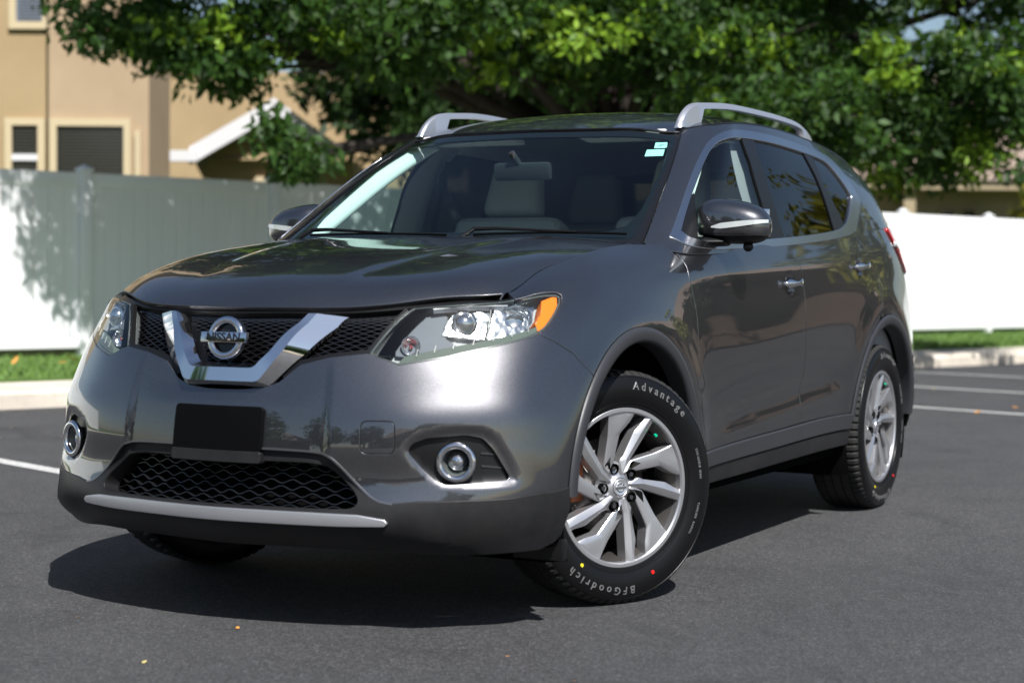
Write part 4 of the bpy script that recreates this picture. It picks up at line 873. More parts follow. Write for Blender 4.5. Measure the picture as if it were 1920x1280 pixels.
# ---- mirrors
for sg in (1, -1):
    def shell(z0, z1, m, name, par, grow=0, yr=(0, 1)):
        """box with soft edges shaped like a mirror pod, trimmed between heights"""
        V = []; nu, nv = 40, 22
        for j in range(nv+1):
            b_ = -math.pi/2+math.pi*j/nv
            for i in range(nu):
                a = 2*math.pi*i/nu; e = .62; f_ = lambda t, p: math.copysign(abs(t)**p, t)
                x = f_(math.cos(b_), .75)*f_(math.cos(a), .8); y = f_(math.cos(b_), .55)*f_(math.sin(a), .62); z = f_(math.sin(b_), .72)
                X = x*(.088 if x > 0 else .062)*(1-.12*y)+grow*x; Y = y*(.132+grow); Z = z*(.073+grow)*(1-.14*y-.12*max(0, x)) - .012*y + (.012 if z > 0 else 0)*(1-y*y)
                V.append([X, Y, Z])
        V = np.array(V); zz = V[:, 2]; V[:, 2] = np.clip(zz, z0, z1)
        F = [(j*nu+i, j*nu+(i+1) % nu, (j+1)*nu+(i+1) % nu, (j+1)*nu+i) for j in range(nv) for i in range(nu)]
        c_ = np.array([-.77, .905, 1.200]); V = (V+c_)*[1, sg, 1]
        mb = MB(); mb.poly(V, F); bmesh.ops.remove_doubles(mb.bm, verts=mb.bm.verts[:], dist=1e-5); return mb.build(name, m, par, angle=40)
    mh = shell(-.042, .2, 'car_paint', 'side_mirror', car)
    shell(-.2, -.036, 'black_plastic', 'mirror_base', mh, -.004)
    # turn signal wrapped on the front face
    V = []; uu = np.linspace(0, 1, 18)
    for t_ in uu:
        y = -.052+.184*t_; z = -.012+.020*t_; h_ = .0015+.008*(1-abs(2*t_-.7)**2*.3)*min(1, t_*5+.12)
        for q in (-1, 1):
            zz = z+h_*q; yn = y/.134; e_ = max(0, 1-abs(yn)**3.2)**(1/2.6); zn = min(.98, abs(zz)/.073); x = .0895*e_*(1-zn**2.8)**(1/2.6)*(1-.12*yn)+.002
            V.append(((-.77+x), (.905+y)*sg, 1.200+zz))
    mb = MB(); mb.poly(V, [(2*i, 2*i+1, 2*i+3, 2*i+2) for i in range(17)]); tsg = mb.build('turn_signal', 'lens_white', mh)
    mb = MB(); mb.box((-.828, .905*sg, 1.204), (.012, .21, .10), .004); mb.build('mirror_glass', 'chrome', mh)
    mb = MB(); V = []
    for t_ in np.linspace(0, 1, 8):
        y = .79+.10*t_; x = -.700-.04*t_; z = 1.136+.003*t_; hx = .058-.018*t_; hz = .020-.004*t_
        V += [(x+hx*math.cos(a), y*sg, z+hz*math.sin(a)) for a in np.linspace(0, 2*math.pi, 13)[:-1]]
    mb.poly(V, [(i*12+k, i*12+(k+1) % 12, (i+1)*12+(k+1) % 12, (i+1)*12+k) for i in range(7) for k in range(12)]+[tuple(range(12)), tuple(84+k for k in range(12))]); mb.sph((-.77, .955*sg, 1.122), .018)
    mb.build('mirror_arm', 'black_plastic', mh, angle=50)
# ---- wipers and cowl
mb = MB(); V = []
for y in np.linspace(-.74, .74, 21): 
    q = HOODM.P(HU, HV*min(1, abs(y)/.745))[0]; V += [(q[0]+.03, y, q[2]-.025), (-.34-.08*abs(y)**2, y, 1.130)]
mb.poly(V, [(2*i, 2*i+1, 2*i+3, 2*i+2) for i in range(20)]); mb.build('cowl', 'black_plastic', car)
for k, (ya, yb) in enumerate(((.16, .64), (-.50, .06))):
    g = lambda y, v_, o_: Vector(GREEN.P(abs(y)*1.0, v_)[0]*[1, math.copysign(1, y), 1])+Vector(GREEN.N(abs(y), v_)[0])*o_
    mb = MB(); mb.tube([g(ya+(yb-ya)*t_-.02, .012+.006*math.sin(t_*3), .012) for t_ in np.linspace(0, 1, 12)], .004, 6); wp = mb.build('wiper_blade', 'matt_black', car)
    mb = MB(); mb.tube([g(ya-.05, -.01, .02), g(ya-.02, .022, .026), g(ya+.06, .026, .024), g(ya+.32, .014, .018)], .008, 8, [.009, .008, .006, .004]); mb.build('wiper_arm', 'black_plastic', wp)
# ---- wheels
def text_on_ring(s, r, a_mid, size, y, m, par, sg=1, flip=False, sp=.22):
    """raised letters along the sidewall; a_mid is measured from straight up, clockwise as seen from outside"""
    out = MB(); wd = []
    for ch in s:
        me = text_mesh(ch, size, .0012, .0003); xs = [v.co.x for v in me.vertices] or [0]; wd.append((me, max(xs)-min(xs) if len(me.vertices) else size*.3))
    tot = sum(q for _, q in wd)+size*sp*(len(s)-1); p = -tot/2
    for me, q in wd:
        a = RAD(a_mid)+(p+q/2)/r*(1)
        if len(me.vertices):
            V = []
            for v in me.vertices:
                rr = r+v.co.y; aa = a+v.co.x/rr
                V.append((-rr*math.sin(aa), y(rr)+v.co.z+.0008, rr*math.cos(aa)))
            out.poly(V, [tuple(pp.vertices) for pp in me.polygons])
        p += q+size*sp; bpy.data.meshes.remove(me)
    return out.build('tyre_lettering', m, par, smooth=False)
UPR = .243   # outer radius of the rim face
WIDE = [(-.15, .10), (-.262, .27), (-.245, .45), (-.225, .65), (-.228, .85), (-.238, .95), (0, .978), (.21, .955), (.12, .83), (-.03, .685), (-.048, .60), (-.10, .32), (-.158, .22), (-.10, .12)]
WRIDGE = [(-.155, .16), (-.175, .40), (-.135, .66), (.08, .90)]
SLIM = [(-.005, .13), (-.005, .34), (.04, .38), (.20, .70), (.335, .83), (.395, .915), (.53, .86), (.37, .63), (.14, .31), (.06, .15)]
SRIDGE = [(.025, .17), (.09, .36), (.28, .66), (.44, .88)]
def spoke_mesh(mb, pl, ridge, k, y_in, y_out, rh):
    a = -2*math.pi*k/5; ca, sa = math.cos(a), math.sin(a); Rt = np.array([[ca, -sa], [sa, ca]]).T
    P = np.array(fillet(pl, .025, 2))@Rt; n = len(P); Rg = np.array(ridge)@Rt
    d = np.roll(P, -1, 0)-np.roll(P, 1, 0); nr = np.stack([d[:, 1], -d[:, 0]], 1); nr /= np.linalg.norm(nr, axis=1, keepdims=True)
    if area(P) < 0: nr = -nr
    Q = P-nr*.012
    def yy(p): r = np.hypot(*p); return y_in+(y_out-y_in)*np.clip((r-.15)/.80, 0, 1)**1.1
    V = [(-p[0]*UPR, yy(p), p[1]*UPR) for p in Q]+[(-p[0]*UPR, yy(p)-.0025, p[1]*UPR) for p in P]+[(-p[0]*UPR*.985, yy(p)-.042, p[1]*UPR*.985) for p in P]+[(-p[0]*UPR, yy(p)+rh, p[1]*UPR) for p in Rg]
    o = 3*n; m = len(Rg)
    r = delaunay_2d_cdt([Vector(q) for q in Q]+[Vector(q) for q in Rg], [(i, (i+1) % n) for i in range(n)]+[(n+i, n+i+1) for i in range(m-1)], [], 0, 1e-7)
    F = []
    for t in r[2]:
        c_ = np.array([[(r[0][i].x+0), (r[0][i].y+0)] for i in t]).mean(0)
        if inside(c_[None], Q)[0] and max(t) < n+m: F.append(tuple(i if i < n else o+i-n for i in t))
    F += [(i, (i+1) % n, n+(i+1) % n, n+i) for i in range(n)]+[(n+i, n+(i+1) % n, 2*n+(i+1) % n, 2*n+i) for i in range(n)]
    mb.poly(V, F)
def make_wheel(loc, rz, sg, spin=0, letters=True):
    # rim face plane at local y = +.095
    O = .098
    mb = MB(); Y = lambda y: y+O
    V, F = lathe([(.232, Y(-.03)), (.232, Y(-.004)), (.236, Y(.001)), (.246, Y(.001)), (.2505, Y(-.003)), (.2505, Y(-.012)), (.243, Y(-.016))], 120); mb.poly(V, F)
    for k in range(5):
        spoke_mesh(mb, WIDE, WRIDGE, k, Y(-.024), Y(-.006), .0035); spoke_mesh(mb, SLIM, SRIDGE, k, Y(-.024), Y(-.007), .006)
    V, F = lathe([(.078, Y(-.060)), (.080, Y(-.042)), (.076, Y(-.034)), (.046, Y(-.028)), (.031, Y(-.019)), (.028, Y(-.022)), (.0005, Y(-.022))], 60); mb.poly(V, F)
    root = mb.build('wheel', 'wheel_silver', car, angle=28)
    V, F = lathe([(.232, Y(-.028)), (.222, Y(-.05)), (.215, Y(-.09)), (.222, Y(-.17)), (.243, Y(-.19))], 90)
    mk('rim_barrel', V, F, 'barrel_grey', root)
    for k in range(5):
        mb = MB(); a = RAD(109+72*k); x, z = -.061*math.cos(a), .061*math.sin(a)
        V, F = lathe([(.0165, Y(-.034)), (.0160, Y(-.0200)), (.0145, Y(-.0195)), (.0140, Y(-.0300)), (.0005, Y(-.0305))], 24); V = [(p[0]+x, p[1], p[2]+z) for p in V]; mb.poly(V, F); lw = mb.build('lug_nut_well', 'matt_black', root)
        mb = MB(); mb.cyl((x, Y(-.030), z), (x, Y(-.0235), z), .0075, seg=6); mb.build('lug_nut', 'arch_plastic', root, smooth=False)
    V, F = lathe([(.0255, Y(-.020)), (.0255, Y(-.0165)), (.024, Y(-.0155)), (.0225, Y(-.0165)), (.0005, Y(-.0160))], 40); hc_ = mk('hub_cap', V, F, 'satin_silver', root)
    mb = MB(); V, F = lathe([(.0135+.0022*math.cos(a), Y(-.015)+.0015*math.sin(a)) for a in np.linspace(0, 6.2832, 9)], 36); mb.poly(V, F); mb.box((0, Y(-.0148), 0), (.042, .003, .008), .001); mb.build('cap_emblem', 'chrome', hc_)
    V, F = lathe([(.150, Y(-.105)), (.150, Y(-.092)), (.085, Y(-.092)), (.083, Y(-.075)), (.0005, Y(-.075))], 60); bdk = mk('brake_disc', V, F, 'brake_disc', root)
    mb = MB()
    for k in range(5): pass
    mb.box((.125, Y(-.098), .03), (.05, .05, .15), .01, Matrix.Rotation(RAD(0), 3, 'Y')); mb.build('brake_caliper', 'rusty_caliper', root)
    V, F = lathe([(.225, Y(-.115)), (.0005, Y(-.115))], 60); mk('backing_plate', V, F, 'matt_black', root)
    # tyre
    R_ = .363
    side = [(.243, -.006), (.2465, -.001), (.252, .002), (.258, .0005), (.270, .0075), (.288, .0125), (.305, .0140), (.322, .0125), (.338, .0075), (.348, .0010)]
    yf = lambda r: Y(float(np.interp(r, [p[0] for p in side], [p[1] for p in side])))
    prof = [(r, Y(y)) for r, y in side]; nsd = len(prof)
    V, F = lathe(prof, 144); sd2 = [(r, Y(-.216-(y)+.0)) for r, y in side]; o_ = len(V); V2, F2 = lathe(sd2, 72); V += V2; F += [tuple(i+o_ for i in f)[::-1] for f in F2]
    ty = mk('tyre', V, F, 'tyre_rubber', root)
    tp = [(.348, .0010), (.354, -.0045), (.3575, -.0085), (.3605, -.014), (.3625, -.022), (.363, -.040), (.363, -.046), (.3555, -.047), (.3555, -.053), (.363, -.054), (.3632, -.080), (.3632, -.083), (.3555, -.084), (.3555, -.091), (.3632, -.092)]
    tp = tp+[(r, -.216-y) for r, y in tp[::-1]]
    def notch(i, j, r, y):
        jj = min(j, len(tp)-1-j)
        if 1 <= jj <= 6 and i % 4 == 0: return r-.010, y-(.004 if j < 8 and jj < 4 else 0)
        if 9 <= jj <= 12 and (i+2) % 4 == 0 and jj in (10, 11): return r-.004, y
        return r, y
    V, F = lathe([(r, Y(y)) for r, y in tp], 288, mod=notch); mb = MB(); mb.poly(V, F); mb.build('tyre_tread', 'tread_rubber', ty, angle=25)
    for r in (.262, .3435):
        mb = MB(); V, F = lathe([(r-.0008, yf(r-.0008)), (r, yf(r)+.0012), (r+.0008, yf(r+.0008))], 120); mb.poly(V, F); mb.build('sidewall_rib', 'tyre_rubber', ty)
    if letters:
        text_on_ring('Advantage', .316, 25, .035, yf, 'white_rubber', ty, sp=.34)
        text_on_ring('BFGoodrich', .316, 198, .034, yf, 'white_rubber', ty, sp=.42)
        text_on_ring('225/60R18 100H', .300, 78, .011, yf, 'white_rubber', ty); text_on_ring('TUBELESS  RADIAL', .300, 112, .009, yf, 'white_rubber', ty)
        for a, m_, r in ((217, 'yellow_dot', .281), (158, 'red_dot', .290)):
            mb = MB(); a = RAD(a); c_ = (-r*math.sin(a), yf(r), r*math.cos(a)); mb.cyl((c_[0], c_[1]-.003, c_[2]), (c_[0], c_[1]+.0012, c_[2]), .006, seg=20); mb.build('paint_mark', m_, ty)
    a = RAD(40); mb = MB(); mb.cyl((-.212*math.sin(a), Y(-.045), .212*math.cos(a)), (-.205*math.sin(a), Y(-.012), .205*math.cos(a)), .0035, seg=10); vv = mb.build('valve', 'black_plastic', root)
    mb = MB(); mb.cyl((-.205*math.sin(a), Y(-.012), .205*math.cos(a)), (-.203*math.sin(a), Y(-.003), .203*math.cos(a)), .0045, seg=12); mb.build('valve_cap', 'green_cap', vv)
    root.location = loc; root.rotation_euler = (0, 0, 0)
    mm = Matrix.Rotation(RAD(spin), 4, 'Y')
    if sg < 0:
        mm = Matrix.Rotation(math.pi, 4, 'Z') @ mm
    mm = Matrix.Translation(Vector(loc)) @ Matrix.Rotation(RAD(rz), 4, 'Z') @ mm
    root.matrix_world = mm
    return root
STEER = -27
make_wheel((.0, .772, .363), STEER, 1, 0); make_wheel((.0, -.772, .363), STEER, -1, 30, False)
make_wheel((-2.706, .775, .363), 0, 1, 14); make_wheel((-2.706, -.775, .363), 0, -1, 50, False)

# ---- cabin
mb = MB(); V = []
for y in np.linspace(-.78, .78, 25):
    d_ = abs(y)/.78
    for x, z in ((-.34-.10*d_**2, 1.118), (-.50-.05*d_, 1.13), (-.75, 1.115), (-.90, 1.07), (-.98, .95), (-1.0, .6)): V.append((x, y, z+(.02 if .15 < y < .62 and -.8 < x < -.6 else 0)))
F = [(i*6+j, i*6+j+1, (i+1)*6+j+1, (i+1)*6+j) for i in range(24) for j in range(5)]
mb.poly(V, F); dash = mb.build('dashboard', 'dash_plastic', car)
mb = MB(); V, F = lathe([(.19, 0), (.186, .012), (.175, .018), (.164, .012), (.16, 0)], 40, )
Rw = Matrix.Rotation(RAD(65), 3, 'Y') @ Matrix.Rotation(RAD(90), 3, 'Z')
mb.poly([Vector((-1.02, .37, 1.03))+Matrix.Rotation(RAD(-22), 3, 'Y') @ Vector((-q[1], q[0], q[2])) for q in V], F); mb.box((-1.0, .37, 1.03), (.05, .30, .05), .01, Matrix.Rotation(RAD(-22), 3, 'Y')); mb.build('steering_wheel', 'dash_plastic', car)
mb = MB(); mb.sph((-.565, .50, 1.133), .085, (1, 1, .22)); mb.build('dash_mat', 'cream', dash)
def seat(x, y, w_, nm='front_seat'):
    tilt = Matrix.Rotation(RAD(-14), 3, 'Y')
    mb = MB(); mb.box((x+.12, y, .66), (.55, w_, .16), .05); mb.box((x-.17, y, .95), (.15, w_, .62), .06, tilt, 3); mb.box((x-.15, y-w_*.40, .93), (.20, w_*.16, .50), .04, tilt); mb.box((x-.15, y+w_*.40, .93), (.20, w_*.16, .50), .04, tilt)
    s_ = mb.build(nm, 'seat_cloth', car)
    for q in ([0] if w_ < .7 else [-.42, 0, .42]):
        bm = bmesh.new(); bmesh.ops.create_cube(bm, size=1)
        for v in bm.verts: v.co = Vector((v.co.x*.11, v.co.y*(.27 if v.co.z < 0 else .20), v.co.z*.23))
        bmesh.ops.bevel(bm, geom=bm.edges[:], offset=.045, segments=4, affect='EDGES', profile=.6)
        mb = MB(); mb._in(bm, (x-.275, y+q, 1.372), tilt); mb.build('headrest', 'seat_cloth', s_, angle=60)
        mb = MB()
        for e in (-.06, .06): mb.cyl((x-.25, y+q+e, 1.20), (x-.265, y+q+e, 1.28), .006)
        mb.build('headrest_post', 'chrome', s_)
seat(-1.30, -.37, .50); seat(-1.30, .37, .50); seat(-2.20, 0, 1.25, 'rear_seat')
mb = MB(); mb.box((-.86, .03, 1.405), (.035, .235, .068), .016, Matrix.Rotation(RAD(12), 3, 'Y')); mb.cyl((-.85, .02, 1.43), (-.82, .0, 1.475), .012); mb.build('rear_view_mirror', 'arch_plastic', car)
for sg in (1, -1):
    mb = MB(); mb.box((-1.13, .33*sg, 1.548), (.15, .38, .018), .006, Matrix.Rotation(RAD(-6), 3, 'Y')); mb.build('sun_visor', 'headliner', car)
    # inner faces of the A pillars and door caps
    vs_ = np.linspace(.0, .585, 16); A_ = GREEN.P(vs_*0+.645, vs_)-GREEN.N(vs_*0+.645, vs_)*.015; B_ = GREEN.P(vs_*0+.825, vs_)-GREEN.N(vs_*0+.825, vs_)*.035; V = []
    for k in range(16):
        Mm = (A_[k]+B_[k])/2+np.array([-.06, -.17, -.03])
        for t_ in np.linspace(0, 1, 9): V.append(((1-t_)**2*A_[k]+2*t_*(1-t_)*Mm+t_*t_*B_[k])*[1, sg, 1])
    mk('pillar_trim', V, [(k*9+j, k*9+j+1, (k+1)*9+j+1, (k+1)*9+j) for k in range(15) for j in range(8)], 'pillar_trim', car)
    panel('pillar_trim', car, 'cabin_trim', GREEN, [(1.18, .55), (1.42, .55), (1.50, .25), (1.56, .0), (1.34, .0), (1.31, .19), (1.24, .39)], (), .04, sg=sg, off=-.05, depth=0)
    panel('pillar_trim', car, 'cabin_trim', GREEN, [(2.0, .50), (2.14, .50), (2.16, .30), (2.28, .0), (2.05, .0)], (), .04, sg=sg, off=-.05, depth=0)
    panel('pillar_trim', car, 'headliner', GREEN, [(.80, .60), (.80, .50), (.95, .53), (2.3, .50), (2.55, .20), (2.4, .0), (3.1, .0), (3.1, .6)], (), .05, sg=sg, off=-.04, depth=0)
    panel('door_card', car, 'cabin_trim', BODY, [(1.99, .10), (4.8, .10), (4.8, .86), (1.95, .86)], (), .08, sg=sg, off=-.07, depth=0)
    mb = MB(); mb.box((-1.46, .68*sg, 1.32), (.04, .006, .36), .002, Matrix.Rotation(RAD(14*sg), 3, 'X')); mb.box((-1.46, .66*sg, 1.40), (.05, .02, .07), .01); mb.build('seat_belt', 'dash_plastic', car)
mb = MB(); V = []
for a in range(13):
    for b_ in range(9):
        q = ROOF.P(RU*(.02+.9*a/12), RV*.93*(b_-4)/4)[0]; V.append((q[0], q[1], q[2]-.045))
mb.poly(V, [(a*9+b_, a*9+b_+1, (a+1)*9+b_+1, (a+1)*9+b_) for a in range(12) for b_ in range(8)]); mb.build('headliner', 'headliner', car)
mb = MB(); mb.box((-1.9, 0, .42), (2.9, 1.5, .04)); mb.box((-.70, 0, .75), (.04, 1.5, .7)); mb.build('cabin_floor', 'dash_plastic', car, smooth=False)

# ================================================================ ground
K0 = Vector((-5, -6.45, 0)); T_ = Vector((-.936, .352, 0)).normalized(); NN_ = Vector((-T_.y, T_.x, 0)); NN_ = NN_ if NN_.dot(Vector((-.352, -.936, 0))) > 0 else -NN_
def K(t, n, z=0): p = K0+T_*t+NN_*n; return (p.x, p.y, z)
mb = MB(); mb.poly([(-400, -400, 0), (400, -400, 0), (400, 400, 0), (-400, 400, 0)], [(0, 1, 2, 3)]); tag(mb.build('asphalt_ground', 'asphalt', smooth=False), kind='structure')
def slab(name, m, t0, t1, n0, n1, z, zb=-.05, bev=0, seg=1):
    mb = MB(); V = []; 
    for i in range(seg+1):
        t_ = t0+(t1-t0)*i/seg
        V += [K(t_, n0, zb), K(t_, n0, z-bev), K(t_, n0+bev, z), K(t_, n1, z), K(t_, n1, zb)]
    F = [(i*5+j, i*5+j+1, (i+1)*5+j+1, (i+1)*5+j) for i in range(seg) for j in range(4)]
    mb.poly(V, F); return tag(mb.build(name, m, smooth=False), kind='structure')
slab('kerb', 'concrete', -80, 120, 0, .16, .14, bev=.03)
slab('pavement', 'concrete', -80, 120, .165, .92, .145)
slab('lawn', 'turf', -80, 120, .925, 60, .17)
for t_ in (-1.73, 5.9, 8.25, 10.6):
    mb = MB(); s_ = .055; mb.poly([K(t_-s_, -.15, .004), K(t_+s_, -.15, .004), K(t_+s_, -5.4, .004), K(t_-s_, -5.4, .004)], [(0, 1, 2, 3)]); tag(mb.build('parking_stripe', 'stripe_paint', smooth=False), kind='structure')
# grass blades along the strip
rng = np.random.default_rng(3); mb = bmesh.new(); V = []; F = []
for i in range(26000):
    t_ = rng.uniform(-9, 26); n_ = .95+rng.uniform(0, 1)**1.3*3.4; h_ = rng.uniform(.03, .07); a = rng.uniform(0, 6.28); x, y, z = K(t_, n_, .168); dx, dy = math.cos(a)*.012, math.sin(a)*.012; lx, ly = rng.normal(0, .02, 2)
    k = len(V); V += [(x-dx, y-dy, z), (x+dx, y+dy, z), (x+lx, y+ly, z+h_)]; F.append((k, k+1, k+2))
tag(mk('grass', V, F, 'grass_blade', smooth=False), 'short green lawn grass between the concrete kerb and the white fence', 'grass', kind='stuff')

# ================================================================ fence
fz0, fz1 = .24, 2.08
FS, FN = 2.37, 4.5; t_first = 3.04-2*FS
fence = empty('vinyl_fence', K(3, FN, 0)); tag(fence, 'long white vinyl privacy fence behind the lawn strip', 'fence')
iv = fence.matrix_world.inverted()
def fpart(mb, name, m='vinyl'):
    o = mb.build(name, m, None, angle=30); bpy.context.view_layer.update(); o.parent = fence; o.matrix_parent_inverse = Matrix.Translation(-Vector(K(3, FN, 0))); return o
Rf = Matrix.Rotation(math.atan2(T_.y, T_.x), 3, 'Z')
for i in range(-4, 18):
    t_ = t_first+FS*i
    mb = MB(); mb.box(K(t_, FN, (fz0+fz1)/2-.02), (.127, .127, fz1-fz0+.10), .006, Rf)
    x, y, z = K(t_, FN, fz1+.03); mb.box((x, y, z), (.15, .15, .025), .004, Rf); V = [(x+a, y+b_, z+.012) for a, b_ in ((-.07, -.07), (.07, -.07), (.07, .07), (-.07, .07))]+[(x, y, z+.06)]
    mb.poly(V, [(0, 1, 4), (1, 2, 4), (2, 3, 4), (3, 0, 4)]); fpart(mb, 'fence_post')
    if i == 17: break
    tm = t_+FS/2; mb = MB(); L_ = FS-.127
    mb.box(K(tm, FN, fz1-.075), (L_, .05, .15), .006, Rf); mb.box(K(tm, FN, fz0+.085), (L_, .05, .15), .006, Rf)
    nb = 13; wd = L_/nb
    for j in range(nb):
        mb.box(K(t_+.0635+wd*(j+.5), FN, (fz0+fz1)/2), (wd-.007, .022, fz1-fz0-.28), .005, Rf, 1)
    fpart(mb, 'fence_panel')

# ================================================================ houses
def frame(o, u_, name): pass
def house(name, label, org, ux, parts):
    h = empty(name, (org[0], org[1], 0)); tag(h, label, 'house'); return h
def hpart(h, mb, name, m, par=None, smooth=False):
    o = mb.build(name, m, None, smooth=smooth, angle=30)
    if par is None: o.parent = h; o.matrix_parent_inverse = Matrix.Translation(-h.location)
    else:
        o.parent = par
    return o
# facing frame: along the picture plane
AX = Vector((-.4656, .885, 0)); DX = Vector((-.885, -.4656, 0))
def Pn(a, d, z): p = Vector((CP.x, CP.y, 0))+AX*a+DX*d; return Vector((p.x, p.y, z))
RA = Matrix.Rotation(math.atan2(AX.y, AX.x), 3, 'Z')
def hbox(mb, a0, a1, d0, d1, z0, z1, bev=0): mb.box(Pn((a0+a1)/2, (d0+d1)/2, (z0+z1)/2), (abs(a1-a0), abs(d1-d0), z1-z0), bev, RA); return mb
def window(h, a0, a1, z0, z1, d, m='window_dark', trim='trim_cream', tw=.10, sash=False):
    mb = MB()
    for x0, x1, y0, y1 in ((a0-tw, a1+tw, z1, z1+tw), (a0-tw, a1+tw, z0-tw, z0), (a0-tw, a0, z0, z1), (a1, a1+tw, z0, z1)): hbox(mb, x0, x1, d-.06, d+.02, y0, y1)
    o = hpart(h, mb, 'window', trim)
    mb = MB(); hbox(mb, a0, a1, d-.015, d+.05, z0, z1); g = mb.build('pane', m, None, smooth=False); g.parent = o; g.matrix_parent_inverse = Matrix.Translation(-h.location) if False else Matrix()
    mb = MB(); k = int((z1-z0)/.045)
    for i in range(k): hbox(mb, a0+.03, a1-.03, d-.022, d-.016, z0+.02+i*.045, z0+.035+i*.045)
    b_ = mb.build('blind', 'blind_dark', None, smooth=False); b_.parent = o
    if sash: mb = MB(); hbox(mb, a0, a1, d-.05, d-.024, z0+(z1-z0)*.27, z0+(z1-z0)*.27+.09); s_ = mb.build('sash', 'fascia_white', None, smooth=False); s_.parent = o
    return o
h1 = house('house', 'two storey tan stucco house behind the left end of the fence', Pn(-6, 26, 0), 0, 0)
mb = MB(); hbox(mb, -6.4, -5.02, 24.7, 26.2, 0, 9); hpart(h1, mb, 'wall', 'stucco_beige')
mb = MB(); hbox(mb, -16, -6.4, 25.0, 26.2, 0, 9); hpart(h1, mb, 'wall', 'stucco_tan')
mb = MB(); hbox(mb, -6.4, -4.98, 24.64, 24.7, 5.35, 5.6); hpart(h1, mb, 'band', 'trim_cream')
mb = MB(); hbox(mb, -16.5, -4.6, 24.2, 26.7, 9.0, 9.3); hpart(h1, mb, 'roof', 'shingle')
window(h1, -6.28, -5.36, 2.22, 3.06, 24.7)
for a_ in (-8.6, -10.6, -13.0): window(h1, a_, a_+1.1, 2.2, 3.2, 25.0); window(h1, a_, a_+1.1, 4.6, 5.7, 25.0)
window(h1, -6.98, -6.62, 2.42, 3.09, 25.0, sash=True); window(h1, -6.92, -6.55, 4.52, 5.6, 25.0, 'window_grey')
mb = MB(); hbox(mb, -5.20, -5.12, 24.62, 24.7, 1.0, 3.0); hpart(h1, mb, 'downpipe', 'trim_cream')
# gable-ended neighbour
h2 = house('house', 'low tan house with a white gable fascia beside the two storey house', Pn(-4, 31, 0), 0, 0)
mb = MB(); hbox(mb, -5.15, -2.7, 30.3, 38, 0, 2.98); hpart(h2, mb, 'wall', 'stucco_tan')
apx = Pn(-3.95, 30.0, 3.86); eL = Pn(-5.35, 30.0, 3.04); eR = Pn(-2.9, 30.0, 3.1); bk = DX*8; lf = -AX*1.2
mb = MB(); mb.poly([apx-DX*0+Vector((0, 0, 0)), eL, eR], [(0, 1, 2)]); hpart(h2, mb, 'gable_wall', 'stucco_tan').location = (0, 0, 0)
mb = MB(); th = Vector((0, 0, .07)); 
for a_, b_ in ((apx, eL), (apx, eR)):
    p = [a_-DX*.35, b_-DX*.35, b_+bk+lf, a_+bk+lf]; mb.poly(p+[q+th for q in p], [(0, 1, 2, 3), (4, 5, 6, 7), (0, 1, 5, 4), (1, 2, 6, 5), (2, 3, 7, 6), (3, 0, 4, 7)])
hpart(h2, mb, 'roof', 'shingle')
mb = MB()
for a_, b_ in ((apx, eL), (apx, eR)):
    p = [a_-DX*.42, b_-DX*.42]; dn_ = Vector((0, 0, -.20)); upv = Vector((0, 0, .10)); p = [p[0]+dn_, p[1]+dn_, p[1]+upv, p[0]+upv]; mb.poly(p+[q+DX*.06 for q in p], [(0, 1, 2, 3), (4, 5, 6, 7), (0, 1, 5, 4), (1, 2, 6, 5), (2, 3, 7, 6), (3, 0, 4, 7)])
hbox(mb, -6.3, -5.2, 29.5, 29.7, 2.90, 3.08); hpart(h2, mb, 'fascia', 'fascia_white')
window(h2, -4.25, -3.65, 1.9, 2.6, 30.3)
# tan wall behind the tree, with a rose roof
h3 = house('house', 'tan house with a rose tiled gable seen through the tree above the car roof', Pn(-1, 40, 0), 0, 0)
mb = MB(); hbox(mb, -9.5, -1.0, 38.5, 46, 0, 5.4); hbox(mb, -1.0, 6, 41, 48, 0, 4.4); hpart(h3, mb, 'wall', 'stucco_tan')
mb = MB(); A_ = Pn(-1.3, 39.6, 6.1); B_ = Pn(1.6, 39.6, 4.4); C_ = Pn(-4.6, 39.6, 4.6); p = [A_, B_, B_+DX*8, A_+DX*8]; mb.poly(p, [(0, 1, 2, 3)]); p = [C_, A_, A_+DX*8, C_+DX*8]; mb.poly(p, [(0, 1, 2, 3)]); mb.poly([A_, B_, C_], [(0, 1, 2)]); hbox(mb, 1.5, 6.4, 40.5, 48, 4.4, 4.6); hpart(h3, mb, 'roof', 'roof_rose')
h4 = house('house', 'brown stucco house with rose roof above the right end of the fence', Pn(11, 46, 0), 0, 0)
mb = MB(); hbox(mb, 7.4, 20, 46, 54, 0, 3.35); hpart(h4, mb, 'wall', 'stucco_brown')
mb = MB(); hbox(mb, 7.2, 20.3, 45.2, 46.3, 3.35, 3.58); hpart(h4, mb, 'eave', 'eave_tan')
mb = MB(); mb.poly([Pn(7.0, 45.1, 3.58), Pn(20.5, 45.1, 3.58), Pn(18, 50, 6.8), Pn(8.5, 50, 6.8)], [(0, 1, 2, 3)]); mb.poly([Pn(7.0, 45.1, 3.58), Pn(8.5, 50, 6.8), Pn(7, 54, 3.58)], [(0, 1, 2)]); hpart(h4, mb, 'roof', 'roof_rose')
mb = MB(); hbox(mb, 9.9, 10.2, 45.4, 45.6, 0, 3.35); hpart(h4, mb, 'column', 'eave_tan')
mb = MB(); hbox(mb, 14.2, 14.5, 45.4, 45.6, 0, 3.35); hpart(h4, mb, 'column', 'eave_tan')
for a in (11.0, 11.55, 13.3): window(h4, a, a+.3, 2.1, 2.85, 46, tw=.05, trim='stucco_brown')

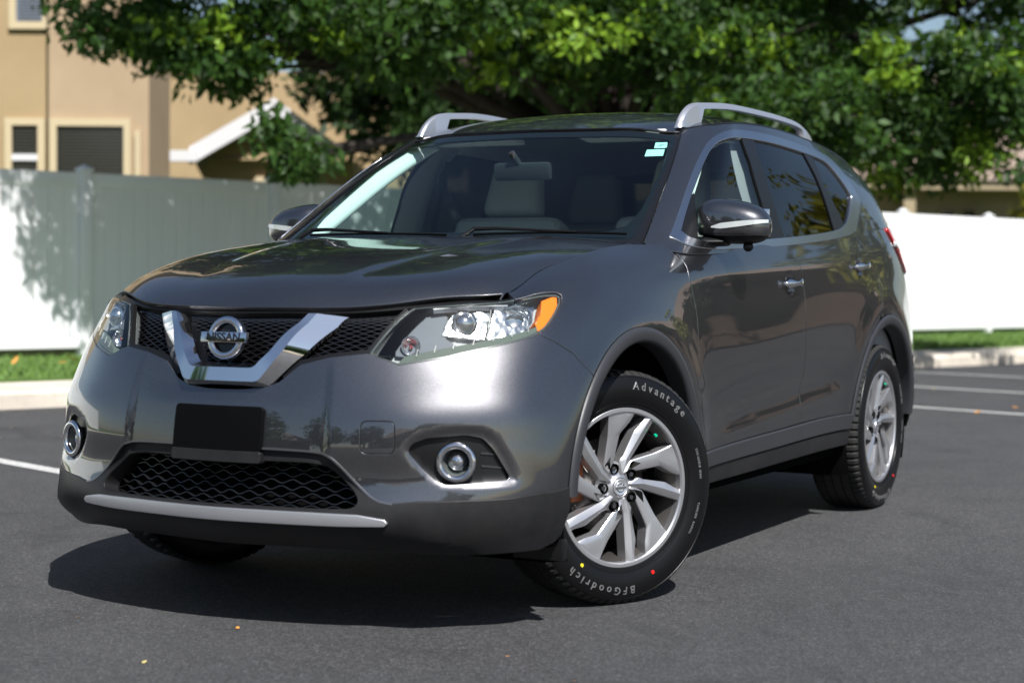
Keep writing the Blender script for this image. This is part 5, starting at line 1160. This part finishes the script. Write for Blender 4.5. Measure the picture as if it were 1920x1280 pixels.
# ================================================================ trees
def crown(lobes, per, leafn, size, cr, name, m, par, seed, bright=None):
    """leaf clusters spread through the lobes; every leaf is a folded pair of triangles"""
    rg = np.random.default_rng(seed); Vs = []; mi = []
    for (x, y, z, rx, rz) in lobes:
        for _ in range(int(per*rx*rx*.8+6)):
            d = rg.normal(0, 1, 3); d /= np.linalg.norm(d); q = rg.uniform(.35, 1.02)
            c_ = np.array([x+d[0]*rx*q, y+d[1]*rx*q*.8, z+d[2]*rz*q]); r = cr*rg.uniform(.6, 1.25); rz2 = cr*rg.uniform(.35, .8); n = leafn
            D_ = rg.normal(0, 1, (n, 3)); D_ /= np.linalg.norm(D_, axis=1, keepdims=True)
            p = c_+D_*(rg.uniform(0, 1, (n, 1))**.45)*np.array([r, r, rz2])
            ax = rg.normal(0, 1, (n, 3)); ax[:, 2] -= .7; ax /= np.linalg.norm(ax, axis=1, keepdims=True); s_ = np.cross(ax, rg.normal(0, 1, (n, 3))); s_ /= np.linalg.norm(s_, axis=1, keepdims=True); u_ = np.cross(s_, ax)
            l = size*rg.uniform(.5, 1.45, (n, 1)); w_ = l*.26
            Vs.append(np.stack([p, p+ax*l*.45+s_*w_+u_*l*.06, p+ax*l, p+ax*l*.45-s_*w_+u_*l*.06], 1).reshape(-1, 3)); mi.append(np.full(n*2, 1 if bright and rg.uniform() < .16 else 0))
    V = np.concatenate(Vs); mi = np.concatenate(mi); nl = len(V)//4; b_ = np.arange(nl)*4
    F = np.stack([b_, b_+1, b_+2, b_, b_+2, b_+3], 1).reshape(-1, 3)
    me = bpy.data.meshes.new(name); me.vertices.add(len(V)); me.vertices.foreach_set('co', V.ravel()); me.loops.add(F.size); me.loops.foreach_set('vertex_index', F.ravel().astype(np.int32))
    me.polygons.add(len(F)); me.polygons.foreach_set('loop_start', (np.arange(len(F))*3).astype(np.int32)); me.polygons.foreach_set('loop_total', np.full(len(F), 3, np.int32)); me.polygons.foreach_set('material_index', mi.astype(np.int32)); me.update(); me.validate()
    return link(name, me, [m]+([bright] if bright else []), None)
def branchy(name, base, lobes, r0, par_name, fork=2.2):
    mb = MB(); b0 = Vector(base); top = b0+Vector((0, 0, fork)); mb.tube([b0-Vector((0, 0, .1)), b0+Vector((.02, .03, fork*.5)), top], r0, 12, [r0*1.35, r0, r0*.85])
    for (x, y, z, rx, rz) in lobes:
        e = Vector((x, y, z)); m1 = top.lerp(e, .45)+Vector((random.uniform(-.3, .3), random.uniform(-.3, .3), .35)); mb.tube([top-Vector((0, 0, .15)), m1, e], r0*.3, 7, [r0*.5, r0*.28, .02])
        for _ in range(4):
            f_ = e+Vector((random.uniform(-rx, rx), random.uniform(-rx, rx), random.uniform(-rz, rz)))*.8; mb.tube([m1.lerp(e, .5), f_], .02, 5, [.03, .008])
    return mb.build(name, 'bark', None, angle=60)
def tree(name, label, base, lobes, per, leafn, size, cr, m, r0, seed, cat_='tree', group=None, fork=2.2, bright=None):
    t = empty(name, base); tag(t, label, cat_, group)
    for o in (crown(lobes, per, leafn, size, cr, 'crown', m, t, seed, bright), branchy('trunk', base, lobes, r0, t, fork)):
        o.parent = t; o.matrix_parent_inverse = Matrix.Translation(-Vector(base))
    return t
LOB = [(-8.31,-8.05,3.42,.70,.33),(-8.75,-7.28,3.20,.85,.38),(-8.45,-6.35,2.14,.32,.34),(-9.46,-5.93,3.38,.92,.42),(-9.66,-6.67,3.65,1.04,.47),(-10.68,-5.81,3.60,1.23,.60),(-12.18,-5.10,3.60,1.36,.68),(-12.91,-3.69,3.40,1.30,.85),(-13.54,-2.48,2.85,1.13,.79),(-14.17,-1.28,2.90,1.13,.96),(-12.25,-2.75,2.62,.97,.48),(-15.2,-2.2,2.75,1.0,.75),
 (-9.31,-8.50,4.59,1.18,.81),(-11.17,-7.14,5.09,1.98,1.13),(-13.28,-5.31,5.62,2.39,1.49),(-14.53,-2.93,5.35,2.39,1.49),(-15.61,-.80,4.47,1.79,1.79),(-12.64,-6.67,7.0,2.6,1.3),(-14.17,-3.78,7.4,2.6,1.5),
 (-7.7,-6.8,6.2,1.8,1.1),(-8.4,-6.2,6.4,2.1,1.2),(-10.2,-7.6,5.9,1.8,1.2),(-15.8,-3.9,4.6,1.7,1.5),(-14.2,-6.6,4.4,1.8,1.3),(-12.4,-8.2,4.6,1.6,1.2)]
tb_ = K(8.6, 2.2, .15)
tree('broadleaf_tree', 'large green broadleaf tree spreading over the fence behind the car', tb_, LOB, 44, 80, .115, .34, 'leaf_green', .24, 11, bright='leaf_sunlit_tint')  # some clusters take the leaf colour that paints in sunlight
LOB2 = [(-20, -11.5, 4.4, 2.4, 1.7), (-22.5, -10, 4.6, 2.4, 1.7), (-20, -11.5, 6.8, 2.4, 1.6), (-25.5, -8.8, 4.9, 2.4, 1.7), (-28.5, -7.8, 4.9, 2.2, 1.6)]
tree('shade_tree', 'dark green tree behind the fence, farther back than the spreading tree', K(14, 10, .1), LOB2, 30, 80, .19, .55, 'leaf_dark', .22, 12)
sb = Pn(12.6, 43, 0); tree('shrub', 'tall yellow green shrub in front of the brown house', tuple(sb), [(sb.x, sb.y, 2.6, .75, .8), (sb.x+.2, sb.y, 3.4, .5, .5), (sb.x-.4, sb.y, 1.6, .7, .7)], 70, 50, .11, .25, 'leaf_yellow', .06, 13, 'shrub', fork=1.0)

# ================================================================ fallen leaves on the ground
lm = {}
def leaf_me(mt):
    mb = MB(); V = [(-.028, 0, .002), (-.01, .012, .006), (.014, .010, .004), (.03, 0, .007), (.012, -.011, .005), (-.012, -.011, .003)]
    mb.poly(V, [(0, 1, 5), (1, 2, 4, 5), (2, 3, 4)]); mb.bm.normal_update(); me = bpy.data.meshes.new('fallen_leaf'); mb.bm.to_mesh(me); mb.bm.free(); me.materials.append(M[mt]); return me
L1, L2 = leaf_me('dead_leaf'), leaf_me('dead_leaf_pale')
r_ = random.Random(5)
for i in range(46):
    if i < 22: x, y = r_.uniform(.9, 2.6), r_.uniform(-1.8, 2.2); s_ = r_.uniform(.25, .5); lab = 'tiny pale leaf scrap on the asphalt in front of the car'; g = 'leaf scraps in front of the car'
    elif i < 34: x, y, _ = K(r_.uniform(-2, 1.5), r_.uniform(-6, -.4)); s_ = r_.uniform(.6, 1.2); lab = 'orange fallen leaf on the asphalt left of the car'; g = 'fallen leaves left of the car'
    else: x, y, _ = K(r_.uniform(3.5, 9), r_.uniform(-6.5, -.5)); s_ = r_.uniform(.9, 1.5); lab = 'orange fallen leaf on the parking lot behind the car'; g = 'fallen leaves behind the car'
    o = bpy.data.objects.new('fallen_leaf', L1 if i % 3 else L2); C.objects.link(o); o.location = (x, y, .003); o.rotation_euler = (r_.uniform(-.2, .2), r_.uniform(-.2, .2), r_.uniform(0, 6.28)); o.scale = (s_,)*3; tag(o, lab, 'leaf', g)
for i in range(14):
    x, y, _ = K(r_.uniform(-.5, 3.2), r_.uniform(1.1, 3.6)); o = bpy.data.objects.new('fallen_leaf', L1); C.objects.link(o); o.location = (x, y, .235); s_ = r_.uniform(1.6, 3); o.scale = (s_,)*3; o.rotation_euler = (r_.uniform(-.7, .7), r_.uniform(-.7, .7), r_.uniform(0, 6)); tag(o, 'orange fallen leaf lying in the grass strip at left', 'leaf', 'fallen leaves in the grass')

# ================================================================ the street behind the camera, seen only mirrored in paint and glass
def simple_house(name, label, x, y, w_, d_, hgt, rot, wall, roof):
    h = empty(name, (x, y, 0), RAD(rot)); tag(h, label, 'house')
    mb = MB(); mb.box((0, 0, hgt/2), (w_, d_, hgt)); mb.build('wall', wall, h, smooth=False)
    mb = MB(); a, b_ = w_/2+.6, d_/2+.6; mb.poly([(-a, -b_, hgt), (a, -b_, hgt), (a, b_, hgt), (-a, b_, hgt), (-a*.6, 0, hgt+2.6), (a*.6, 0, hgt+2.6)], [(0, 1, 5, 4), (2, 3, 4, 5), (1, 2, 5), (3, 0, 4), (0, 1, 2, 3)]); mb.build('roof', roof, h, smooth=False)
    for k in (-.32, -.05, .28):
        for q in (-1, 1):
            mb = MB(); mb.box((w_*k, q*(d_/2+.01), 1.6), (1.4, .06, 1.2)); mb.build('window', 'window_dark', h, smooth=False)
            mb = MB(); mb.box((q*(w_/2+.01), d_*k, 1.6), (.06, 1.4, 1.2)); mb.build('window', 'window_dark', h, smooth=False)
simple_house('house', 'brown stucco house across the lot to the right of the car', -36, 15, 16, 11, 4.0, 70, 'stucco_rose', 'roof_rose')
simple_house('house', 'tan stucco house across the street, left of the camera', 26, -15, 15, 10, 3.2, 30, 'stucco_tan', 'shingle')
simple_house('house', 'beige stucco house across the street, straight behind the camera', 34, 8, 16, 10, 3.2, -5, 'stucco_beige', 'roof_rose')
def far_tree(name, label, x, y, h_, rad, m, seed): 
    lb = [(x, y, h_*.62, rad, h_*.34), (x+rad*.5, y-.3*rad, h_*.5, rad*.7, h_*.22), (x-rad*.5, y+.4*rad, h_*.52, rad*.7, h_*.24)]
    tree(name, label, (x, y, 0), lb, 20, 34, .24, .55, m, .16, seed, fork=h_*.3)
far_tree('broadleaf_tree', 'yellow green tree across the lot beyond the rear of the car', -15.5, 4.0, 5.8, 1.6, 'leaf_yellow', 21)
far_tree('broadleaf_tree', 'dark tree beside the brown house across the lot', -27, 13, 5.0, 2.2, 'leaf_dark', 22)
far_tree('broadleaf_tree', 'green street tree at the left end of the row behind the camera', 18, -17, 8, 3.0, 'leaf_green', 23)
far_tree('broadleaf_tree', 'green street tree in front of the tan house behind the camera', 21, -9, 7, 2.6, 'leaf_green', 24)
far_tree('broadleaf_tree', 'dark street tree left of the straight view, nearer the tan house', 30, -22, 9, 4.0, 'leaf_dark', 27)
far_tree('broadleaf_tree', 'large green street tree between the two houses behind the camera', 31, -5, 9, 3.8, 'leaf_green', 28)
far_tree('broadleaf_tree', 'large dark tree behind the right end of the street row', 30, 21, 9, 4.0, 'leaf_dark', 29)
far_tree('broadleaf_tree', 'dark street tree straight behind the camera', 27, 1, 8, 3.0, 'leaf_dark', 25)
far_tree('broadleaf_tree', 'green street tree at the right end of the row behind the camera', 24, 15, 7, 2.8, 'leaf_green', 26)
